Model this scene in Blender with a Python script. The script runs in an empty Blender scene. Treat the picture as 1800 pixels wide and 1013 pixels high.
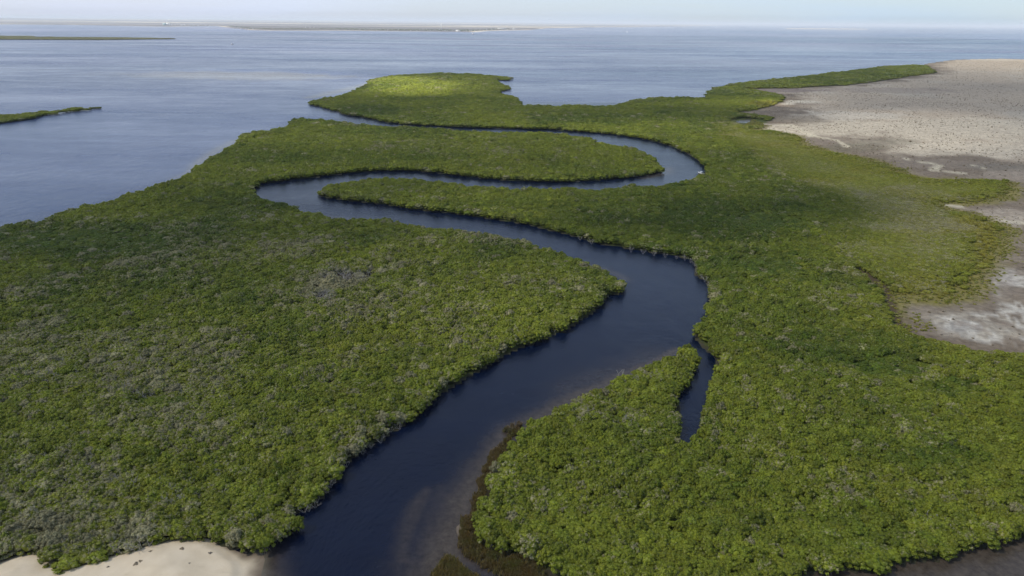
import bpy, math, random
import numpy as np
from mathutils import Matrix, Vector

# ------------------------------------------------------------------ camera, sky, sun, exposure
PXW, PXH, FPX = 1800.0, 1013.0, 1200.0
CAM_H = 120.0
PITCH = math.radians(21.30)
ROLL = math.radians(0.478)
SUN_ELEV = math.radians(48)
SUN_AZ = math.radians(-106)          # measured from +Y (view direction) towards +X : the sun stands to the left
scene = bpy.context.scene
C = scene.collection

cam_d = bpy.data.cameras.new("camera"); cam = bpy.data.objects.new("camera", cam_d); C.objects.link(cam)
cam_d.sensor_width = 36; cam_d.lens = 36 * FPX / PXW
cam_d.clip_start = 1; cam_d.clip_end = 300000
R = Matrix.Rotation(math.pi / 2 - PITCH, 4, 'X') @ Matrix.Rotation(ROLL, 4, 'Z')
cam.matrix_world = Matrix.Translation((0, 0, CAM_H)) @ R
scene.camera = cam
Rn = np.array(R.to_3x3())

world = bpy.data.worlds.new("World"); scene.world = world; world.use_nodes = True
wn, wl = world.node_tree.nodes, world.node_tree.links
wn.clear()
sky = wn.new('ShaderNodeTexSky'); sky.sky_type = 'NISHITA'; sky.sun_disc = False
sky.sun_elevation = SUN_ELEV; sky.sun_rotation = SUN_AZ
sky.altitude = 100; sky.air_density = 1.0; sky.dust_density = 0.3; sky.ozone_density = 3.0
bg = wn.new('ShaderNodeBackground'); bg.inputs['Strength'].default_value = 0.06
wo = wn.new('ShaderNodeOutputWorld')
tc = wn.new('ShaderNodeTexCoord'); mp = wn.new('ShaderNodeMapping'); mp.inputs['Scale'].default_value = (1.2, 1.2, 16)
cn = wn.new('ShaderNodeTexNoise'); cn.inputs['Scale'].default_value = 2.2; cn.inputs['Detail'].default_value = 6
cr = wn.new('ShaderNodeMapRange'); cr.inputs[1].default_value = 0.42; cr.inputs[2].default_value = 0.68
cr.inputs[3].default_value = 0.75; cr.inputs[4].default_value = 1.0
sepw = wn.new('ShaderNodeSeparateXYZ'); el = wn.new('ShaderNodeMapRange'); el.inputs[1].default_value = 0.0; el.inputs[2].default_value = 0.32
el.inputs[3].default_value = 1.0; el.inputs[4].default_value = 0.10
mulw = wn.new('ShaderNodeMath'); mulw.operation = 'MULTIPLY'
tone = wn.new('ShaderNodeMix'); tone.data_type = 'RGBA'; tonr = wn.new('ShaderNodeMapRange'); tonr.inputs[1].default_value = -0.45; tonr.inputs[2].default_value = 0.5
tone.inputs[6].default_value = (6.7, 7.3, 8.9, 1); tone.inputs[7].default_value = (5.3, 6.7, 8.1, 1)
mxw = wn.new('ShaderNodeMix'); mxw.data_type = 'RGBA'
wl.new(tc.outputs['Generated'], mp.inputs[0]); wl.new(mp.outputs[0], cn.inputs['Vector'])
wl.new(cn.outputs[0], cr.inputs[0]); wl.new(tc.outputs['Generated'], sepw.inputs[0]); wl.new(sepw.outputs['Z'], el.inputs[0])
wl.new(cr.outputs[0], mulw.inputs[0]); wl.new(el.outputs[0], mulw.inputs[1]); wl.new(mulw.outputs[0], mxw.inputs[0])
wl.new(sepw.outputs['X'], tonr.inputs[0]); wl.new(tonr.outputs[0], tone.inputs[0]); wl.new(tone.outputs[2], mxw.inputs[7])
wl.new(sky.outputs[0], mxw.inputs[6]); wl.new(mxw.outputs[2], bg.inputs['Color']); wl.new(bg.outputs[0], wo.inputs[0])

sun_d = bpy.data.lights.new("sun", 'SUN'); sun = bpy.data.objects.new("sun", sun_d); C.objects.link(sun)
sun_d.energy = 5.0; sun_d.angle = math.radians(0.6); sun_d.color = (1.0, 0.95, 0.86)
SD = Vector((math.sin(SUN_AZ) * math.cos(SUN_ELEV), math.cos(SUN_AZ) * math.cos(SUN_ELEV), math.sin(SUN_ELEV)))
sun.rotation_euler = SD.to_track_quat('Z', 'Y').to_euler()
vs = scene.view_settings
vs.view_transform = 'Standard'; vs.look = 'None'; vs.gamma = 1; vs.use_curve_mapping = False
vs.exposure = 1.0

# ------------------------------------------------------------------ survey helpers: photo measurements -> ground metres
def gp(px, py, z=0.0):
    px = np.asarray(px, float); py = np.asarray(py, float)
    d = np.stack([(px - PXW / 2) / FPX, -(py - PXH / 2) / FPX, -np.ones_like(px)], -1) @ Rn.T
    t = (z - CAM_H) / d[..., 2]
    return np.stack([d[..., 0] * t, d[..., 1] * t], -1)

def proj(x, y, z):
    v = np.stack([x, y, z - CAM_H], -1) @ Rn
    w = -v[..., 2]
    w = np.where(w < 1, 1, w)
    return PXW / 2 + FPX * v[..., 0] / w, PXH / 2 - FPX * v[..., 1] / w

def outline(pts, h):
    """ground outline of a wooded area whose far edges are seen at canopy height h, near edges at the water"""
    p = np.array(pts, float); n = len(p)
    q = np.roll(p, -1, 0); r = np.roll(p, 1, 0)
    t = q - r
    area = 0.5 * np.sum(p[:, 0] * q[:, 1] - q[:, 0] * p[:, 1])
    nrm = np.stack([t[:, 1], -t[:, 0]], -1) * (1 if area > 0 else -1)
    nrm /= np.linalg.norm(nrm, axis=1)[:, None] + 1e-9
    z = np.clip(-nrm[:, 1] * 1.6 + 0.25, 0, 1) * h       # outward normal pointing up the picture = far edge
    d = np.stack([(p[:, 0] - PXW / 2) / FPX, -(p[:, 1] - PXH / 2) / FPX, -np.ones(n)], -1) @ Rn.T
    s = (z - CAM_H) / d[:, 2]
    return np.stack([d[:, 0] * s, d[:, 1] * s], -1)

def gpoly(pts, z=0.0):
    a = np.array(pts, float); return gp(a[:, 0], a[:, 1], z)

def inside(P, poly):
    x, y = P[:, 0], P[:, 1]; res = np.zeros(len(P), bool)
    x0, y0 = poly.min(0); x1, y1 = poly.max(0)
    m = np.where((x >= x0) & (x <= x1) & (y >= y0) & (y <= y1))[0]
    if len(m) == 0: return res
    xs, ys = x[m], y[m]; c = np.zeros(len(m), bool)
    n = len(poly)
    for i in range(n):
        ax, ay = poly[i]; bx, by = poly[(i + 1) % n]
        if ay == by: continue
        k = ((ay > ys) != (by > ys)) & (xs < (bx - ax) * (ys - ay) / (by - ay) + ax)
        c ^= k
    res[m] = c
    return res

def segdist(P, A, B, ra=None, rb=None):
    ab = B - A; L = max(float(ab @ ab), 1e-9)
    t = np.clip(((P - A) @ ab) / L, 0, 1)
    d = np.hypot(P[:, 0] - A[0] - t * ab[0], P[:, 1] - A[1] - t * ab[1])
    if ra is None: return d
    return d / (ra + (rb - ra) * t)

def polydist(P, poly, closed=True):
    d = np.full(len(P), 1e9); n = len(poly)
    for i in range(n if closed else n - 1):
        d = np.minimum(d, segdist(P, poly[i], poly[(i + 1) % n]))
    return d

def sdist(P, poly):
    d = polydist(P, poly); return np.where(inside(P, poly), d, -d)

def track(P, pts, z=0.0):
    """pts = (px, py, half width m): normalised distance to a band"""
    a = np.array(pts, float); w = gp(a[:, 0], a[:, 1], z); d = np.full(len(P), 1e9)
    for i in range(len(a) - 1):
        d = np.minimum(d, segdist(P, w[i], w[i + 1], a[i, 2], a[i + 1, 2]))
    return d

def hsh(ix, iy, s):
    v = np.sin(ix * 127.1 + iy * 311.7 + s * 74.7) * 43758.5453
    return v - np.floor(v)
def vnoise(x, y, s=0):
    ix, iy = np.floor(x), np.floor(y); fx, fy = x - ix, y - iy
    fx = fx * fx * (3 - 2 * fx); fy = fy * fy * (3 - 2 * fy)
    a, b = hsh(ix, iy, s), hsh(ix + 1, iy, s); c, d = hsh(ix, iy + 1, s), hsh(ix + 1, iy + 1, s)
    return (a * (1 - fx) + b * fx) * (1 - fy) + (c * (1 - fx) + d * fx) * fy
def fbm(x, y, sc, s=0, o=4):
    r = 0; a = 0.5; t = 0
    for k in range(o):
        r = r + a * vnoise(x / sc * 2 ** k + 17.3 * k, y / sc * 2 ** k - 9.1 * k, s + k); t += a; a *= 0.5
    return r / t
def sstep(v, a, b):
    t = np.clip((v - a) / (b - a), 0, 1); return t * t * (3 - 2 * t)
def ell(P, px, py, rx, ry, z=0.0):
    """soft elliptic blob given by picture centre and half extents, as ground ellipse (value: 1 centre, 0 edge)"""
    c = gp(px, py, z); ex = np.abs(gp(px + rx, py, z)[0] - c[0]); a = gp(px, py - ry, z); b = gp(px, py + ry, z)
    ey = abs(a[1] - b[1]) / 2; cy = (a[1] + b[1]) / 2
    # sheared so that it follows the line of sight through its centre
    k = (a[0] - b[0]) / (a[1] - b[1])
    dy = P[:, 1] - cy; dx = P[:, 0] - c[0] - k * dy
    return 1 - np.hypot(dx / ex, dy / ey)

rng = np.random.default_rng(7); random.seed(7)

# ------------------------------------------------------------------ outlines of the place (measured off the photo)
CAN = 4.2
LEFT = [(-700, 560), (-300, 462), (0, 396), (40, 389), (84, 385), (91, 380), (111, 371), (144, 362), (178, 357), (183, 352), (206, 348),
 (218, 341), (248, 331), (282, 322), (312, 315), (322, 308), (336, 302), (337, 293), (362, 283), (371, 273), (389, 267), (403, 255),
 (419, 249), (420, 236), (440, 231), (470, 227), (500, 222), (507, 220), (512, 211), (530, 207), (565, 209), (600, 213), (620, 216),
 (665, 220), (685, 223), (720, 221), (770, 224), (815, 228), (880, 231), (950, 231), (990, 234), (1030, 240), (1055, 249), (1090, 255),
 (1120, 261), (1150, 275), (1161, 286), (1160, 292), (1169, 297), (1165, 304), (1140, 309), (1100, 314), (1050, 318), (1000, 321),
 (950, 321), (900, 319), (850, 315), (800, 309), (750, 303), (710, 301), (670, 301), (615, 305), (570, 311), (525, 316), (475, 321),
 (457, 324), (452, 330), (441, 335), (450, 344), (480, 352), (520, 360), (537, 370), (570, 376), (600, 384), (640, 382), (680, 384),
 (720, 389), (750, 396), (800, 400), (850, 407), (890, 414), (930, 424), (970, 437), (1015, 452), (1065, 472), (1078, 479), (1092, 486),
 (1104, 495), (1104, 505), (1088, 518), (1067, 523), (1063, 534), (1042, 553), (1017, 569), (996, 583), (964, 595), (932, 608),
 (900, 621), (868, 640), (820, 668), (775, 697), (752, 717), (730, 733), (713, 750), (690, 762), (677, 775), (650, 787), (620, 810),
 (602, 823), (600, 840), (580, 853), (578, 870), (550, 892), (530, 899), (515, 912), (514, 930), (497, 936), (455, 958), (433, 969),
 (403, 969), (369, 963), (355, 951), (314, 951), (278, 958), (255, 963), (230, 974), (205, 984), (180, 987), (155, 997), (130, 1002),
 (105, 999), (94, 992), (83, 979), (69, 974), (47, 976), (22, 985), (0, 992), (-200, 1040), (-700, 1080)]
RIGHT = [(542, 177), (550, 175), (585, 170), (620, 160), (650, 146), (655, 139), (680, 134), (720, 130), (775, 127.5), (830, 129),
 (860, 132), (895, 135), (898, 139), (892, 142), (865, 141), (885, 149), (895, 154), (892, 159), (872, 162), (905, 169), (915, 177),
 (916, 184), (950, 184), (975, 186), (1010, 183), (1060, 186), (1090, 182), (1115, 174), (1165, 170), (1200, 170), (1240, 171),
 (1249, 160), (1259, 153), (1284, 148), (1321, 143), (1368, 138), (1408, 134), (1455, 128.5), (1502, 123), (1559, 116), (1603, 114),
 (1616, 112), (1640, 108), (1670, 104), (1737, 102), (1800, 103), (2300, 112), (3200, 330), (3200, 560), (2500, 760), (2000, 880), (1800, 944), (1776, 952),
 (1745, 960), (1733, 966), (1692, 970), (1668, 983), (1649, 993), (1628, 989), (1594, 994), (1547, 1003), (1513, 1010), (1473, 1006),
 (1430, 1011), (1380, 1040), (1200, 1100), (1040, 1060), (967, 1012), (930, 998), (900, 983), (860, 972), (833, 947), (830, 913), (843, 887),
 (850, 850), (862, 815), (878, 780), (897, 763), (918, 750), (946, 734), (971, 718), (1017, 695), (1042, 679), (1081, 663), (1092, 651), (1131, 647),
 (1156, 633), (1188, 623), (1193, 608), (1213, 604), (1230, 615), (1231, 633), (1225, 651), (1209, 676), (1192, 701), (1198, 715),
 (1195, 736), (1192, 750), (1195, 759), (1215, 762), (1220, 750), (1234, 729), (1231, 715), (1243, 697), (1248, 676), (1254, 655),
 (1259, 640), (1257, 630), (1238, 615), (1223, 601), (1219, 580), (1223, 562), (1243, 544), (1250, 523), (1241, 496), (1223, 487),
 (1218, 479), (1220, 459), (1180, 450), (1125, 442), (1065, 432), (1040, 427), (1000, 414), (965, 406), (925, 396), (880, 389),
 (830, 381), (775, 374), (725, 369), (670, 360), (615, 354), (570, 348), (549, 340), (550, 332), (585, 325), (615, 317), (650, 313),
 (680, 312), (730, 314), (780, 319), (830, 325), (875, 328), (950, 330), (1000, 329), (1050, 330), (1090, 329), (1110, 324), (1150, 325),
 (1180, 321), (1215, 315), (1230, 308), (1240, 307), (1242, 299), (1235, 288), (1210, 272), (1180, 258), (1150, 249), (1115, 243), (1075, 237),
 (1025, 233), (975, 229), (925, 228), (880, 226), (815, 225), (770, 222.5), (720, 220), (680, 216), (640, 207), (602, 202), (595, 197),
 (570, 191), (545, 185)]
DESERT = [(1625, 112), (1646, 128), (1603, 133.5), (1535, 144), (1485, 150), (1435, 152), (1395, 155), (1354, 155), (1311, 156), (1361, 165),
 (1381, 172), (1374, 180), (1351, 187), (1327, 194), (1290, 198), (1334, 204), (1361, 207), (1344, 221), (1331, 228), (1368, 231),
 (1401, 238), (1418, 254), (1455, 264), (1502, 274), (1556, 286), (1586, 298), (1603, 308), (1646, 315), (1703, 315), (1770, 318),
 (1784, 331), (1770, 348), (1737, 353), (1697, 357), (1653, 357), (1670, 365), (1703, 373), (1737, 385), (1767, 399), (1767, 415),
 (1757, 436), (1732, 477), (1715, 497), (1695, 521), (1662, 529), (1601, 524), (1581, 534), (1585, 561), (1601, 581), (1635, 595),
 (1685, 608), (1736, 618), (1800, 625), (2200, 680), (2700, 700), (3400, 500), (3400, 330), (2400, 100), (1800, 98), (1700, 100)]
LOWVEG = [(1270, 205), (1340, 232), (1400, 238), (1500, 274), (1600, 308), (1700, 315), (1784, 325), (1770, 350), (1680, 358), (1767, 400),
 (1760, 440), (1715, 500), (1660, 530), (1575, 530), (1535, 490), (1500, 455), (1440, 420), (1460, 380), (1400, 320), (1330, 275), (1250, 240)]
CLEARING = [(1496, 460), (1527, 478), (1563, 502), (1574, 534), (1585, 566), (1600, 585), (1578, 566), (1556, 530), (1532, 503), (1505, 476)]
POND = [(1298, 213.5), (1304, 211), (1316, 210), (1328, 210.8), (1329, 212.8), (1319, 215.6), (1304, 216)]
ISLE = [(-500, 225), (0, 201), (20, 200), (50, 197), (77, 194), (94, 197), (111, 192), (134, 188), (153, 190), (152, 195), (131, 197),
 (101, 200), (67, 206), (62, 209), (27, 214), (0, 218), (-500, 265)]
ISLE2 = [(-500, 58), (0, 62), (55, 62), (60, 65), (200, 66), (306, 67.5), (306, 69), (175, 70.5), (0, 70), (-500, 68)]
MARSH = [(910, 753), (896, 767), (880, 790), (862, 810), (848, 832), (836, 860), (820, 905), (809, 930), (810, 955), (830, 975), (870, 1000), (950, 1030),
 (960, 1010), (900, 980), (860, 965), (838, 945), (835, 912), (848, 885), (856, 850), (868, 812), (882, 785)]
DUNE = [(-400, 1100), (-400, 1050), (0, 985), (22, 978), (47, 970), (69, 968), (85, 972), (98, 985), (130, 993), (155, 987), (205, 973), (255, 955), (314, 945),
 (360, 948), (403, 960), (433, 962), (470, 955), (478, 975), (472, 1000), (460, 1060), (440, 1150), (-400, 1300)]

wLEFT, wRIGHT = outline(LEFT, CAN), outline(RIGHT, CAN)
wDES = gpoly(DESERT, 1.0)
wLOW, wCLR, wPOND, wMARSH = gpoly(LOWVEG, 1), gpoly(CLEARING, 1), gpoly(POND, .5), gpoly(MARSH, .5)
wISLE, wISLE2 = outline(ISLE, CAN), outline(ISLE2, 3)
wDUNE = gpoly(DUNE, 1.0)
wCREEK = gpoly([(1226, 600), (1240, 617), (1257, 640), (1254, 657), (1248, 676), (1242, 697), (1232, 713), (1234, 729), (1217, 760), (1195, 758), (1192, 735), (1195, 708), (1210, 682), (1225, 655), (1231, 635), (1222, 612)])

# ------------------------------------------------------------------ mesh and property helpers
def tag(o, label=None, cat=None, group=None, kind=None):
    if label: o['label'] = label
    if cat: o['category'] = cat
    if group: o['group'] = group
    if kind: o['kind'] = kind
    return o
def link(o, parent=None):
    C.objects.link(o)
    if parent is not None: o.parent = parent
    return o
def empty(name, loc, rz=0):
    e = bpy.data.objects.new(name, None); e.empty_display_size = 0.5; C.objects.link(e)
    e.location = loc; e.rotation_euler = (0, 0, rz); return e
def np_mesh(name, V, F, mat=None, smooth=False):
    V = np.asarray(V, np.float32); m = bpy.data.meshes.new(name)
    m.vertices.add(len(V)); m.vertices.foreach_set('co', V.ravel())
    if isinstance(F, np.ndarray):
        n, k = F.shape; m.loops.add(n * k); m.loops.foreach_set('vertex_index', F.astype(np.int32).ravel())
        m.polygons.add(n); m.polygons.foreach_set('loop_start', np.arange(n, dtype=np.int32) * k)
    else:
        tot = [i for f in F for i in f]; m.loops.add(len(tot)); m.loops.foreach_set('vertex_index', tot)
        m.polygons.add(len(F)); st = np.cumsum([0] + [len(f) for f in F[:-1]]) if len(F) else []
        m.polygons.foreach_set('loop_start', np.array(st, np.int32))
    m.update(calc_edges=True)
    if smooth: m.polygons.foreach_set('use_smooth', [True] * len(m.polygons))
    if mat: m.materials.append(mat)
    m.validate()
    return m
def obj(name, mesh, parent=None):
    return link(bpy.data.objects.new(name, mesh), parent)

class MB:
    def __init__(s): s.v = []; s.f = []
    def box(s, x0, x1, y0, y1, z0, z1):
        b = len(s.v); s.v += [(x, y, z) for z in (z0, z1) for y in (y0, y1) for x in (x0, x1)]
        s.f += [tuple(b + i for i in q) for q in ((0, 2, 3, 1), (4, 5, 7, 6), (0, 1, 5, 4), (2, 6, 7, 3), (0, 4, 6, 2), (1, 3, 7, 5))]
    def loft(s, rings, cap=True):
        b = len(s.v); n = len(rings[0])
        for r in rings: s.v += [tuple(p) for p in r]
        for i in range(len(rings) - 1):
            for j in range(n):
                a = b + i * n + j; c = b + i * n + (j + 1) % n
                s.f.append((a, c, c + n, a + n))
        if cap: s.f.append(tuple(b + j for j in range(n))[::-1]); s.f.append(tuple(b + (len(rings) - 1) * n + j for j in range(n)))
    def tube(s, p, q, r0, r1, n=5):
        p, q = Vector(p), Vector(q); d = (q - p)
        if d.length < 1e-6: return
        d.normalize(); u = d.orthogonal().normalized(); w = d.cross(u)
        s.loft([[c + (u * math.cos(2 * math.pi * k / n) + w * math.sin(2 * math.pi * k / n)) * r for k in range(n)] for c, r in ((p, r0), (q, r1))])
    def mesh(s, name, mat, smooth=False): return np_mesh(name, s.v, s.f, mat, smooth)

# ------------------------------------------------------------------ materials
def newmat(name):
    m = bpy.data.materials.new(name); m.use_nodes = True
    nt = m.node_tree; nt.nodes.clear()
    out = nt.nodes.new('ShaderNodeOutputMaterial'); b = nt.nodes.new('ShaderNodeBsdfPrincipled')
    nt.links.new(b.outputs[0], out.inputs[0]); return m, nt, b, out
def noise(nt, scale, detail=4, rough=.5, vec=None, mscale=None):
    g = nt.nodes.new('ShaderNodeNewGeometry'); src = g.outputs['Position'] if vec is None else vec
    if mscale:
        mpn = nt.nodes.new('ShaderNodeMapping'); mpn.inputs['Scale'].default_value = mscale
        nt.links.new(src, mpn.inputs[0]); src = mpn.outputs[0]
    n = nt.nodes.new('ShaderNodeTexNoise'); n.inputs['Scale'].default_value = scale; n.inputs['Detail'].default_value = detail
    n.inputs['Roughness'].default_value = rough; nt.links.new(src, n.inputs['Vector']); return n.outputs[0]
def mrange(nt, src, a, b, c=0., d=1.):
    n = nt.nodes.new('ShaderNodeMapRange'); n.inputs[1].default_value = a; n.inputs[2].default_value = b
    n.inputs[3].default_value = c; n.inputs[4].default_value = d; nt.links.new(src, n.inputs[0]); return n.outputs[0]
def mix(nt, f, a, b, mode='MIX'):
    n = nt.nodes.new('ShaderNodeMix'); n.data_type = 'RGBA'; n.blend_type = mode
    for s, i in ((f, 0), (a, 6), (b, 7)):
        if isinstance(s, (int, float)): n.inputs[i].default_value = s
        elif isinstance(s, tuple): n.inputs[i].default_value = (*s, 1)
        else: nt.links.new(s, n.inputs[i])
    return n.outputs[2]
def math2(nt, op, a, b):
    n = nt.nodes.new('ShaderNodeMath'); n.operation = op
    for s, i in ((a, 0), (b, 1)):
        if isinstance(s, (int, float)): n.inputs[i].default_value = s
        else: nt.links.new(s, n.inputs[i])
    return n.outputs[0]
def attr(nt, name, kind='GEOMETRY'):
    a = nt.nodes.new('ShaderNodeAttribute'); a.attribute_name = name; a.attribute_type = kind; return a
def bump(nt, b, h, strength, dist=1.0):
    n = nt.nodes.new('ShaderNodeBump'); n.inputs['Strength'].default_value = strength; n.inputs['Distance'].default_value = dist
    nt.links.new(h, n.inputs['Height']); nt.links.new(n.outputs[0], b.inputs['Normal'])

def plain(name, col, rough=.7, var=.12, vs_=1.0):
    m, nt, b, o = newmat(name)
    n = noise(nt, vs_, 4); f = mrange(nt, n, .3, .7)
    nt.links.new(mix(nt, f, tuple(c * (1 - var) for c in col), tuple(min(1, c * (1 + var)) for c in col)), b.inputs['Base Color'])
    b.inputs['Roughness'].default_value = rough; return m

# foliage: tint = (share of bare grey twigs, deep green, yellow) per plant; grey and deep also hold painted haze and cloud shade
def foliage_mat(name, green, deep, grey, yellow):
    m, nt, b, o = newmat(name)
    t = attr(nt, 'tint', 'INSTANCER'); sep = nt.nodes.new('ShaderNodeSeparateColor'); nt.links.new(t.outputs['Color'], sep.inputs[0])
    g = nt.nodes.new('ShaderNodeNewGeometry'); rnd = g.outputs['Random Per Island']
    oi = nt.nodes.new('ShaderNodeObjectInfo')
    base = mix(nt, sep.outputs[1], green, deep)
    base = mix(nt, sep.outputs[2], base, yellow)
    v = mrange(nt, noise(nt, .5, 3), .3, .7)
    base = mix(nt, math2(nt, 'MULTIPLY', v, .45), base, mix(nt, 1.0, base, (1.35, 1.12, .8), 'MULTIPLY'))
    # grey twigs scattered through the leaves
    gsel = math2(nt, 'ADD', mrange(nt, noise(nt, 1.1, 2), .35, .65, -.45, .45), math2(nt, 'MULTIPLY', rnd, .5))
    gsel = math2(nt, 'ADD', gsel, math2(nt, 'MULTIPLY', sep.outputs[0], 1.35))
    gf = mrange(nt, gsel, .74, 1.12)
    base = mix(nt, gf, base, grey)
    br = mrange(nt, rnd, 0, 1, .72, 1.3)
    br = math2(nt, 'MULTIPLY', br, mrange(nt, oi.outputs['Random'], 0, 1, .82, 1.2))
    cb = nt.nodes.new('ShaderNodeCombineColor')
    for i in range(3): nt.links.new(br, cb.inputs[i])
    base = mix(nt, 1.0, base, cb.outputs[0], 'MULTIPLY')
    nt.links.new(base, b.inputs['Base Color']); b.inputs['Roughness'].default_value = .6
    b.inputs['Specular IOR Level'].default_value = .25
    tr = nt.nodes.new('ShaderNodeBsdfTranslucent'); nt.links.new(base, tr.inputs[0])
    ms = nt.nodes.new('ShaderNodeMixShader'); ms.inputs[0].default_value = .30
    nt.links.new(b.outputs[0], ms.inputs[1]); nt.links.new(tr.outputs[0], ms.inputs[2]); nt.links.new(ms.outputs[0], o.inputs[0])
    return m
M_LEAF = foliage_mat('mangrove_leaves', (.208, .252, .025), (.090, .140, .013), (.325, .300, .165), (.255, .240, .032))
M_BARK = plain('bark', (.16, .14, .11), .9, .3, 2)
M_DEAD = plain('bleached_wood', (.40, .37, .33), .85, .25, 3)
M_SCRUB = foliage_mat('scrub_leaves', (.33, .29, .22), (.26, .23, .175), (.26, .23, .19), (.25, .19, .09))
M_GRASS = foliage_mat('marsh_grass_blades', (.19, .165, .05), (.11, .12, .03), (.26, .19, .12), (.20, .10, .035))
_nt = M_GRASS.node_tree; _p = [n for n in _nt.nodes if n.type == 'BSDF_PRINCIPLED'][0]; _src = _p.inputs['Base Color'].links[0].from_socket
_nt.links.new(mix(_nt, mrange(_nt, noise(_nt, .35, 5, .7), .35, .65), _src, mix(_nt, mrange(_nt, noise(_nt, .13, 3), .4, .6), (.13, .15, .035), (.22, .17, .075))), _p.inputs['Base Color'])

# ------------------------------------------------------------------ plants
def ico(sub):
    import bmesh
    bm = bmesh.new(); bmesh.ops.create_icosphere(bm, subdivisions=sub, radius=1)
    v = np.array([w.co[:] for w in bm.verts]); f = np.array([[q.index for q in t.verts] for t in bm.faces]); bm.free(); return v, f
ICO1, ICO2 = ico(1), ico(2)

def crown_mesh(seed, lobes, leaves, size, Rr=2.7, top=4.6, low=1.0, core=ICO1, mat=None, name='crown'):
    r = np.random.default_rng(seed)
    cs, rs = [], []
    for i in range(lobes):
        a = r.uniform(0, 2 * math.pi); q = Rr * math.sqrt((i + .5) / lobes) * .82
        a = i * 2.39996 + r.uniform(-.5, .5)
        rad = r.uniform(.42, .78) * Rr / 2.7 * (14 / lobes) ** .25
        zt = low + (top - low - rad) * (1 - .55 * (q / Rr) ** 2) * r.uniform(.72, 1.05)
        cs.append((q * math.cos(a), q * math.sin(a), zt)); rs.append(rad)
        if q > Rr * .5:
            cs.append((q * 1.02 * math.cos(a + .3), q * 1.02 * math.sin(a + .3), low + rad * r.uniform(.5, 1.1))); rs.append(rad * .9)
    cs, rs = np.array(cs), np.array(rs)
    V, F = [], []; off = 0
    cv, cf = core
    for c, q in zip(cs, rs):
        k = 1 + .25 * (r.random(len(cv)) - .5)
        V.append(c + cv * k[:, None] * q * np.array([.9, .9, .72])); F.append(np.c_[cf, cf[:, -1]] + off); off += len(cv)
    # a broad inner body closes the crown
    V.append(np.array([0, 0, (low + top) / 2 - .2]) + cv * np.array([Rr * .72, Rr * .72, (top - low) * .36])); F.append(np.c_[cf, cf[:, -1]] + off); off += len(cv)
    n = leaves * 2
    li = r.choice(len(cs), n, p=rs ** 2 / np.sum(rs ** 2))
    d = r.normal(size=(n, 3)); d[:, 2] = np.abs(d[:, 2]) * np.where(r.random(n) < .82, 1, -.6); d /= np.linalg.norm(d, axis=1)[:, None]
    p = cs[li] + d * (rs[li] * r.uniform(.86, 1.16, n))[:, None] * np.array([1, 1, .85])
    D = np.linalg.norm(p[:, None] - cs[None], axis=2) / rs[None]
    D[np.arange(n), li] = 9
    keep = np.where(D.min(1) > .8)[0][:leaves]
    p, d = p[keep], d[keep]; n = len(p)
    nn = d + r.normal(size=(n, 3)) * .38; nn[:, 2] += .25; nn /= np.linalg.norm(nn, axis=1)[:, None]
    u = np.cross(nn, r.normal(size=(n, 3))); u /= np.linalg.norm(u, axis=1)[:, None]; w = np.cross(nn, u)
    s = size * r.uniform(.6, 1.3, n)[:, None]
    e = s * r.uniform(.45, .9, n)[:, None]
    q = np.stack([p - u * s, p - w * e + nn * s * .15, p + u * s, p + w * e + nn * s * .15], 1).reshape(-1, 3)
    V.append(q); F.append(np.arange(4 * n).reshape(-1, 4) + off)
    V = np.concatenate(V); F = np.concatenate(F)
    tris = [tuple(f[:3]) if f[2] == f[3] else tuple(f) for f in F.tolist()]
    return np_mesh(name, V, tris, mat or M_LEAF)

def trunk_mesh(seed):
    r = random.Random(seed); b = MB()
    for k in range(7):                                     # stilt roots
        a = k * .9 + r.uniform(-.3, .3); R0 = r.uniform(.7, 1.5)
        p = Vector((R0 * math.cos(a), R0 * math.sin(a), -.4)); m = Vector((R0 * .7 * math.cos(a), R0 * .7 * math.sin(a), .7)); t = Vector((0, 0, 1.1))
        b.tube(p, m, .035, .045, 4); b.tube(m, t, .045, .06, 4)
    b.tube((0, 0, .9), (.1, .05, 2.0), .12, .09, 6)
    for k in range(6):
        a = k * 1.05 + r.uniform(-.3, .3); l = r.uniform(1.0, 1.9)
        m = Vector((.1 + l * .5 * math.cos(a), l * .5 * math.sin(a), 2.3)); e = Vector((l * math.cos(a), l * math.sin(a), r.uniform(2.7, 3.7)))
        b.tube((.1, .05, 1.8), m, .07, .05, 4); b.tube(m, e, .05, .025, 4)
    return b.mesh('trunk', M_BARK)

def bare_mesh(seed, H=4.4, spread=1.0):
    r = random.Random(seed); b = MB()
    def grow(p, d, l, rad, lv):
        q = p + d * l * .5; d2 = (d + Vector((r.uniform(-.35, .35), r.uniform(-.35, .35), r.uniform(-.1, .25)))).normalized(); e = q + d2 * l * .5
        b.tube(p, q, rad, rad * .85, 4); b.tube(q, e, rad * .85, rad * .62, 4)
        if lv == 0: return
        for k in range(r.choice((2, 2, 3))):
            nd = (d2 + Vector((r.uniform(-1, 1), r.uniform(-1, 1), r.uniform(-.3, .5))) * .8 * spread).normalized()
            grow(e, nd, l * r.uniform(.5, .8), rad * .68, lv - 1)
    for k in range(4):
        a = k * 1.57 + r.uniform(-.4, .4)
        grow(Vector((.25 * math.cos(a), .25 * math.sin(a), 0)), Vector((math.cos(a) * .55, math.sin(a) * .55, 1)).normalized(), H * .42, .085, 3)
    return b.mesh('bare_branches', M_DEAD)

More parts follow.
